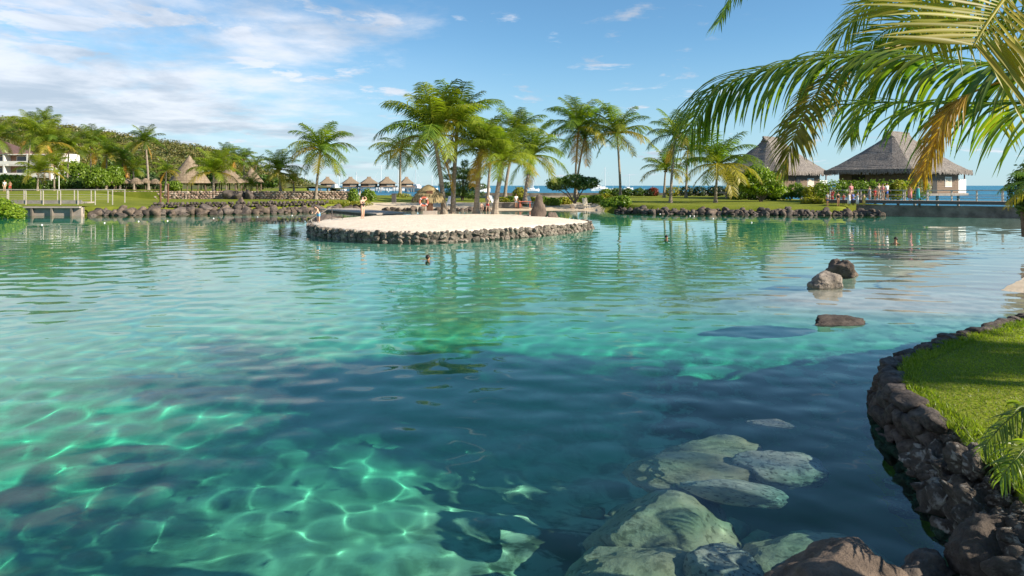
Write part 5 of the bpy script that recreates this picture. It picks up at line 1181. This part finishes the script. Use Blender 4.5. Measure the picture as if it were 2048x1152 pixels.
for lab, px, d, z, h_, face, pose, skin, hair, wear in [
  ('man in red shorts standing in the shallows behind the island', 975, 78.5, -.05, 1.75, 2.6, 'walk', 'skin2', 'hair_fair', [('shorts', 'red')]),
  ('child sitting in front of the man in red shorts', 963, 77.8, 0.1, 1.25, .5, 'sit', 'skin2', 'hair_dark', [('shorts', 'navy')]),
  ('woman in white top and striped skirt on the far beach', 1032, 82.2, .25, 1.66, .3, 'stand', 'skin1', 'hair_dark', [('shirt', 'white'), ('shorts', 'grey')]),
  ('person in blue beside the woman with the striped skirt', 1039, 82.6, .25, 1.35, 1.0, 'sit', 'skin1', 'hair_dark', [('shirt', 'lightblue'), ('shorts', 'blue')]),
  ('bather seated by the white chair left of the island palms', 904, 84, .35, 1.6, .6, 'sit', 'skin2', 'hair_dark', [('swimsuit', 'pink')]),
  ('pale-dressed figure standing behind the woman in black', 696+24, 83, .7, 1.6, 0, 'stand', 'skin2', 'hair_fair', [('shirt', 'white'), ('shorts', 'beige')]),
  ('boy in dark shirt and shorts, leftmost of the children on the shore', 1655, 68.6, .85, 1.40, .3, 'stand', 'skin1', 'hair_dark', [('shirt', 'grey'), ('shorts', 'navy')]),
  ('girl in a swimsuit standing second from the left on the shore', 1676, 68.4, .85, 1.45, .2, 'stand', 'skin1', 'hair_dark', [('swimsuit', 'black')]),
  ('small child in red swimsuit behind the girl on the shore', 1687, 69.6, .9, 1.25, -.4, 'walk', 'skin1', 'hair_dark', [('swimsuit', 'red')]),
  ('child wrapped in a white towel, left of two white towels', 1698, 68.2, .85, 1.45, 0, 'stand', 'skin1', 'hair_dark', [('wrap', 'white')]),
  ('child in blue between the two white towels', 1706, 69.0, .9, 1.35, .5, 'stand', 'skin1', 'hair_dark', [('shirt', 'blue'), ('shorts', 'blue')]),
  ('child wrapped in a white towel, right of two white towels', 1715, 68.0, .85, 1.42, .2, 'stand', 'skin1', 'hair_dark', [('wrap', 'white')]),
  ('child wrapped in a yellow towel at the boardwalk end', 1728, 67.6, .85, 1.30, -.2, 'stand', 'skin2', 'hair_dark', [('wrap', 'yellow')]),
  ('person in red shirt reaching out behind the children', 1664, 70.2, .95, 1.55, -.8, 'armup', 'skin1', 'hair_dark', [('shirt', 'red'), ('shorts', 'red')]),
  ('man in pale pink shirt behind the white towels', 1702, 70.6, 1.44, 1.72, .2, 'stand', 'skin2', 'hair_fair', [('shirt', 'pink'), ('shorts', 'beige')]),
  ('woman in grey dress on the boardwalk beside the yellow towel', 1739, 69.2, 1.46, 1.40, .4, 'walk', 'skin1', 'hair_fair', [('wrap', 'grey')]),
  ('child in red top on the boardwalk left of the beige adult', 1750, 68.6, 1.46, 1.25, 0, 'stand', 'skin1', 'hair_dark', [('shirt', 'red'), ('shorts', 'red')]),
  ('adult in beige shirt and trousers on the boardwalk', 1758, 68.0, 1.46, 1.72, .1, 'stand', 'skin2', 'hair_fair', [('shirt', 'beige'), ('shorts', 'beige')]),
  ('bather in pink swimsuit on the boardwalk between two adults', 1765.5, 67.6, 1.46, 1.68, -.3, 'stand', 'skin2', 'hair_dark', [('swimsuit', 'pink')]),
  ('man in white singlet and blue shorts on the boardwalk', 1774, 67.2, 1.46, 1.74, .5, 'walk', 'skin1', 'hair_dark', [('shirt', 'white'), ('shorts', 'blue')]),
  ('person in pink dress on the footbridge left of the teal dress', 1820, 64.6, 1.46, 1.62, .1, 'stand', 'skin1', 'hair_dark', [('wrap', 'pink')]),
  ('person in long teal dress on the footbridge', 1836, 63.8, 1.46, 1.55, -.2, 'stand', 'skin1', 'hair_dark', [('wrap', 'teal')]),
  ('person in white shirt on the lawn at the left edge', 9, 100, 2.05, 1.65, .2, 'stand', 'skin2', 'hair_fair', [('shirt', 'white'), ('shorts', 'beige')]),
  ('bare-chested person on the lawn right of the white shirt', 20, 100, 2.05, 1.55, .2, 'walk', 'skin1', 'hair_dark', [('shorts', 'red')])]:
    person(lab, (at(px, d), d, z), h_, face, pose, skin, hair, wear)
# swimmers: the same standing body, most of it under the surface
for lab, px, py, h_, up, face, skin in [('swimmer with only a dark-haired head above the turquoise water before the island', 856, 520, 1.7, .24, 2.6, 'skin1'), ('distant swimmer, head only, right of the sand island', 1333, 478, 1.7, .25, .4, 'skin1'), ('swimmer with head and shoulders out, looking right, before the footbridge', 1791, 486, 1.75, .34, -1.3, 'skin1')]:
    d = dist(py); person(lab, (at(px, d), d, up-h_*1.0), h_, face, 'stand', skin, 'hair_dark', [])
def snorkeler(label, px, py, rz, skin, cloth):
    d = dist(py); D = pmeshes('stand'); t_ = thing('person', label, 'person', (at(px, d), d, -.07), rz); t_.scale = (1.65,)*3
    for k_, m_ in (('body', skin), ('hair', 'hair_dark'), ('shorts', 'cloth_'+cloth)):
        ob(k_, D[k_], t_, (0, 0, 0), (R(92), 0, 0), m=M[m_])
snorkeler('swimmer floating face down with pale back, beside the upright swimmer', 1742, 488, R(75), 'skin2', 'white'); snorkeler('dark snorkeller floating right of the shoal rocks', 1800, 516, R(70), 'skin1', 'navy'); snorkeler('second dark snorkeller farther right of the shoal rocks', 1888, 514, R(80), 'skin1', 'black'); snorkeler('dark snorkeller near the right edge of the picture', 2020, 507, R(85), 'skin1', 'navy')
# float line
for i, (px, py) in enumerate([(84, 450), (209, 446), (277, 443), (335, 442), (427, 437), (515, 434), (584, 431), (1320, 428), (1380, 432), (1388, 432), (1426, 437), (1503, 445)]):
    d = dist(py); t_ = MB().lathe([(.02, -.06), (.055, -.03), (.07, .01), (.05, .05), (.02, .07)], 8).build('float', M['white'], None, True, loc=(at(px, d), d, 0)); tag(t_, 'small white float on the water near the far shore', 'float', 'small white floats on the lagoon')

# ---------------------------------------------------------------- the near palm whose fronds hang into the picture
def bez(pts, n):
    p = [Vector(q) for q in pts]; k = len(p); out = []
    for i in range(n+1):
        u = i/n*(k-1); j = min(int(u), k-2); t = u-j; a, b, c, d_ = p[max(j-1, 0)], p[j], p[j+1], p[min(j+2, k-1)]
        out.append(.5*((2*b)+(c-a)*t+(2*a-5*b+4*c-d_)*t*t+(3*b-a-3*c+d_)*t**3))
    return out
def leaflet(P, d, Wd, L_, wd, hang, rd, segs=7):
    """a folded blade: two strips meeting at the midrib"""
    v = []; q = P.copy(); d = d.normalized()
    for j in range(segs+1):
        s = j/segs; ww = wd*(.35+1.0*min(1, s*4))*(1-s**2.2)**.8 if s < .999 else .0006
        ww = max(ww*.74, .0006); up_ = Wd.cross(d).normalized()
        v += [q-Wd*ww+up_*ww*.35, q, q+Wd*ww+up_*ww*.35]
        d = (d+Vector((0, 0, -1))*hang*(.3+s)*rd.uniform(.8, 1.2)).normalized(); q = q+d*L_/segs
    f = []
    for j in range(segs):
        a = j*3; f += [(a, a+1, a+4, a+3), (a+1, a+2, a+5, a+4)]
    return v, f
BUDGET = [300]
def near_frond(parent, pts, npair, ll, wd, hang, m, seed, label=None, side=None, s0=.05, twist=0., own=True, spread=.8, rr=.016):
    rd = random.Random(seed); n = 40; ps = bez(pts, n); o0 = Vector(parent.location)
    mb = MB(); mb.tube([p-o0 for p in ps], [rr*(1-i/n)+.003 for i in range(n+1)], 6); fr = mb.build('frond', M[m], parent, True)
    a_ = fr.data.attributes.new('tint', 'FLOAT', 'FACE'); a_.data.foreach_set('value', [.8]*len(fr.data.polygons))
    if label: fr['label'] = label
    rest = MB(); rt = []
    for i in range(npair):
        s = s0+(.99-s0)*(i+rd.uniform(-.25, .25))/npair; s = min(max(s, 0), .995); j = min(int(s*n), n-1); P = ps[j].lerp(ps[j+1], s*n-j); t = (ps[j+1]-ps[j]).normalized()
        S = Vector(side) if side else t.cross(Vector((0, 0, 1))); S = (S-t*S.dot(t)).normalized(); 
        if twist: S = Matrix.Rotation(twist, 3, t) @ S
        Nn = S.cross(t)
        prof = min(1, .5+2.2*s)*(1-.5*max(0, (s-.6)/.4)**1.6)
        for sd in (-1, 1):
            d = t*rd.uniform(.45, .75)+S*sd*spread+Nn*rd.uniform(-.05, .25)
            v, f = leaflet(P-o0, d, (t-d*0.0).normalized(), ll*prof*rd.uniform(.85, 1.1), wd*rd.uniform(.85, 1.15), hang*rd.uniform(.7, 1.3), rd)
            tv = min(1, max(0, rd.gauss(.5, .25)))
            if own and BUDGET[0] > 0:
                BUDGET[0] -= 1; me = mesh('leaflet', v, f, M[m], True, [tv]*len(f)); ob('leaflet', me, fr)
            else: rest.add(v, f); rt += [tv]*len(f)
    if rest.v: tag(ob('leaflets', mesh('leaflets', rest.v, rest.f, M[m], True, rt), fr), kind='stuff')
    return fr
np_ = thing('palm_tree', 'near coconut palm whose big fronds hang into the top right corner', 'palm tree', (4.25, 3.9, .55), 0, 'coconut palms around the lagoon')
cr = at(2330, 4.15, 90)
mb = MB(); K = 18; b0 = Vector((4.25, 3.9, .5)); mb.tube([(b0.lerp(cr, i/K)-Vector((4.25, 3.9, .55)))+Vector((.12*math.sin(math.pi*i/K), 0, 0)) for i in range(K+1)], [.15*(1-.3*i/K)*(1+.05*(i % 2))+.08*math.exp(-i/2) for i in range(K+1)], 12); mb.build('trunk', M['trunk'], np_)
V3 = lambda px, py, d: at(px, d, py)
near_frond(np_, [cr, V3(2120, 120, 4.3), V3(1960, 128, 4.5), V3(1800, 112, 4.8), V3(1640, 118, 5.1), V3(1500, 150, 5.4), V3(1420, 195, 5.6), V3(1382, 262, 5.7)], 100, .80, .0165, .34, 'frond', 1, 'long green frond arching left across the picture', s0=.12)
near_frond(np_, [cr, V3(2230, -150, 3.5), V3(2120, -110, 3.0), V3(2040, -40, 2.7), V3(1985, 30, 2.55), V3(1945, 95, 2.5)], 46, .64, .0125, .05, 'frond_olive', 2, 'yellow-green frond closest to the lens at the top right', side=(-.7, .25, .7), s0=.28, spread=.85)
near_frond(np_, [cr, V3(2200, 190, 4.2), V3(2050, 205, 4.4), V3(1900, 206, 4.7), V3(1750, 205, 5.0), V3(1600, 215, 5.3)], 38, .80, .0155, .28, 'frond', 3, 'dark lower frond with long drooping leaflets', s0=.1)
near_frond(np_, [cr, V3(2100, -130, 4.8), V3(1900, -70, 5.2), V3(1760, -10, 5.4), V3(1690, 60, 5.5), V3(1655, 112, 5.6)], 74, .50, .0145, .16, 'frond_lime', 4, s0=.15, twist=-.4)
near_frond(np_, [cr, V3(1990, 60, 5.8), V3(1800, 90, 5.7), V3(1690, 130, 5.4), V3(1630, 190, 5.0), V3(1590, 270, 4.8), V3(1570, 335, 4.8)], 80, .36, .016, .22, 'frond_old', 5, 'hanging frond with yellowing brown leaflets', s0=.52, spread=.6, rr=.006)
near_frond(np_, [cr, V3(2000, 90, 5.4), V3(1860, 110, 5.8), V3(1770, 150, 6.0), V3(1725, 210, 6.1), V3(1700, 275, 6.1)], 70, .40, .017, .20, 'frond_lime', 6, s0=.42, spread=.65)
near_frond(np_, [cr, V3(2120, 140, 4.1), V3(1980, 170, 4.2), V3(1905, 215, 4.2), V3(1870, 280, 4.2), V3(1845, 350, 4.2)], 80, .29, .015, .25, 'frond_dry', 7, 'golden dry frond hanging straight down', s0=.48, spread=.45, rr=.007)
near_frond(np_, [cr, V3(2150, -90, 5.4), V3(1980, -20, 5.9), V3(1850, 20, 6.2), V3(1760, 70, 6.4), V3(1715, 120, 6.5)], 76, .60, .0155, .18, 'frond', 8, s0=.15, twist=.5)
near_frond(np_, [cr, V3(2050, -330, 4.8), V3(1750, -260, 5.0), V3(1560, -110, 5.1), V3(1480, -30, 5.2), V3(1440, 40, 5.2)], 76, .34, .015, .18, 'frond', 9, 'frond tip reaching down from above the picture', s0=.2)
near_frond(np_, [cr, V3(2260, -80, 4.6), V3(2160, -30, 4.9), V3(2070, 60, 5.1), V3(2020, 170, 5.2), V3(2000, 260, 5.2)], 60, .5, .0155, .18, 'frond_olive', 10, s0=.2, spread=.7)
near_frond(np_, [cr, V3(2180, 20, 5.2), V3(2050, 30, 5.5), V3(1900, 50, 5.8), V3(1800, 80, 6.0), V3(1740, 130, 6.0)], 70, .6, .015, .22, 'frond_lime', 11, s0=.15)
near_frond(np_, [cr, V3(2270, -230, 3.6), V3(2150, -200, 3.2), V3(2000, -130, 3.05), V3(1890, -50, 3.0), V3(1815, 30, 3.0)], 46, .52, .0125, .07, 'frond_olive', 12, s0=.25, side=(-.6, .3, .75))
# a young palm at the bank's foot in the lower right
yp = thing('young_palm', 'young palm with dark fronds reaching in at the lower right edge', 'palm tree', (3.95, 4.75, .5), 0)
b0 = Vector((3.95, 4.75, .55))
for i, pts in enumerate([[b0, b0+Vector((-.25, .2, .42)), V3(2060, 815, 5.0), V3(2005, 850, 5.0), V3(1965, 900, 5.0)], [b0, b0+Vector((-.2, -.1, .30)), V3(2070, 890, 4.7), V3(2030, 920, 4.6), V3(2000, 960, 4.6)], [b0, b0+Vector((.1, .3, .7)), b0+Vector((.3, .5, 1.0)), b0+Vector((.6, .7, 1.0))], [b0, b0+Vector((.2, -.1, .7)), b0+Vector((.5, -.3, .9)), b0+Vector((.8, -.5, .8))]]):
    near_frond(yp, pts, 34, .24, .013, .3, 'frond', 30+i, own=False, s0=.2, rr=.01)
MB().tube([(0, 0, -.2), (0, 0, .12)], [.09, .06], 8).build('trunk', M['trunk'], yp)
# plants at the right edge by the far bank
z_ = .9
pt = palm('palm with drooping fronds cut by the right edge before the footbridge', (at(2110, 27), 27, .75), (at(2104, 27), 27, 2.75), 1.9, n=15, old=.3, seed=71, r0=.14, coco=False, kinds=[('high', .3), ('mid', .4), ('low', .3)])
sh_ = shrub('green flowering shrub at the right edge above the footbridge', 2050, 0, 30, [(0, 0, 1.9, .7, .7, .9), (.3, 0, 2.6, .7, .6, .6), (.7, 0, 1.2, .9, .8, 1.0)], 2600, .11, 'leaf', z=.75)
# trees on the right bank, out of the picture, that shade the near water and lawn
palm('full-crowned palm standing on the right bank beyond the picture', (15.8, 4.5, .75), (16.0, 4.5, 9.75), 3.5, n=15, seed=91, group='palms on the right bank')
t_ = thing('shade_tree', 'broad leafy shade tree on the right bank beyond the picture', 'tree', (21.4, 4.0, .7))
foliage('crown', [(0, 0, 11.2, 3.6, 2.4, 1.4), (-1.8, .6, 10.8, 2.0, 1.4, 1.1), (1.8, -.6, 11, 2.2, 1.5, 1.2)], 2600, .24, M['leaf'], t_, seed=77)
MB().tube([(0, 0, -.3), (.1, 0, 3), (0, .1, 7.5), (.1, 0, 11)], [.36, .28, .2, .08], 9).build('trunk', M['bark'], t_)
print('objects', len(bpy.data.objects), 'tris', sum(len(me.loop_triangles) if me.calc_loop_triangles() is None else 0 for me in bpy.data.meshes))
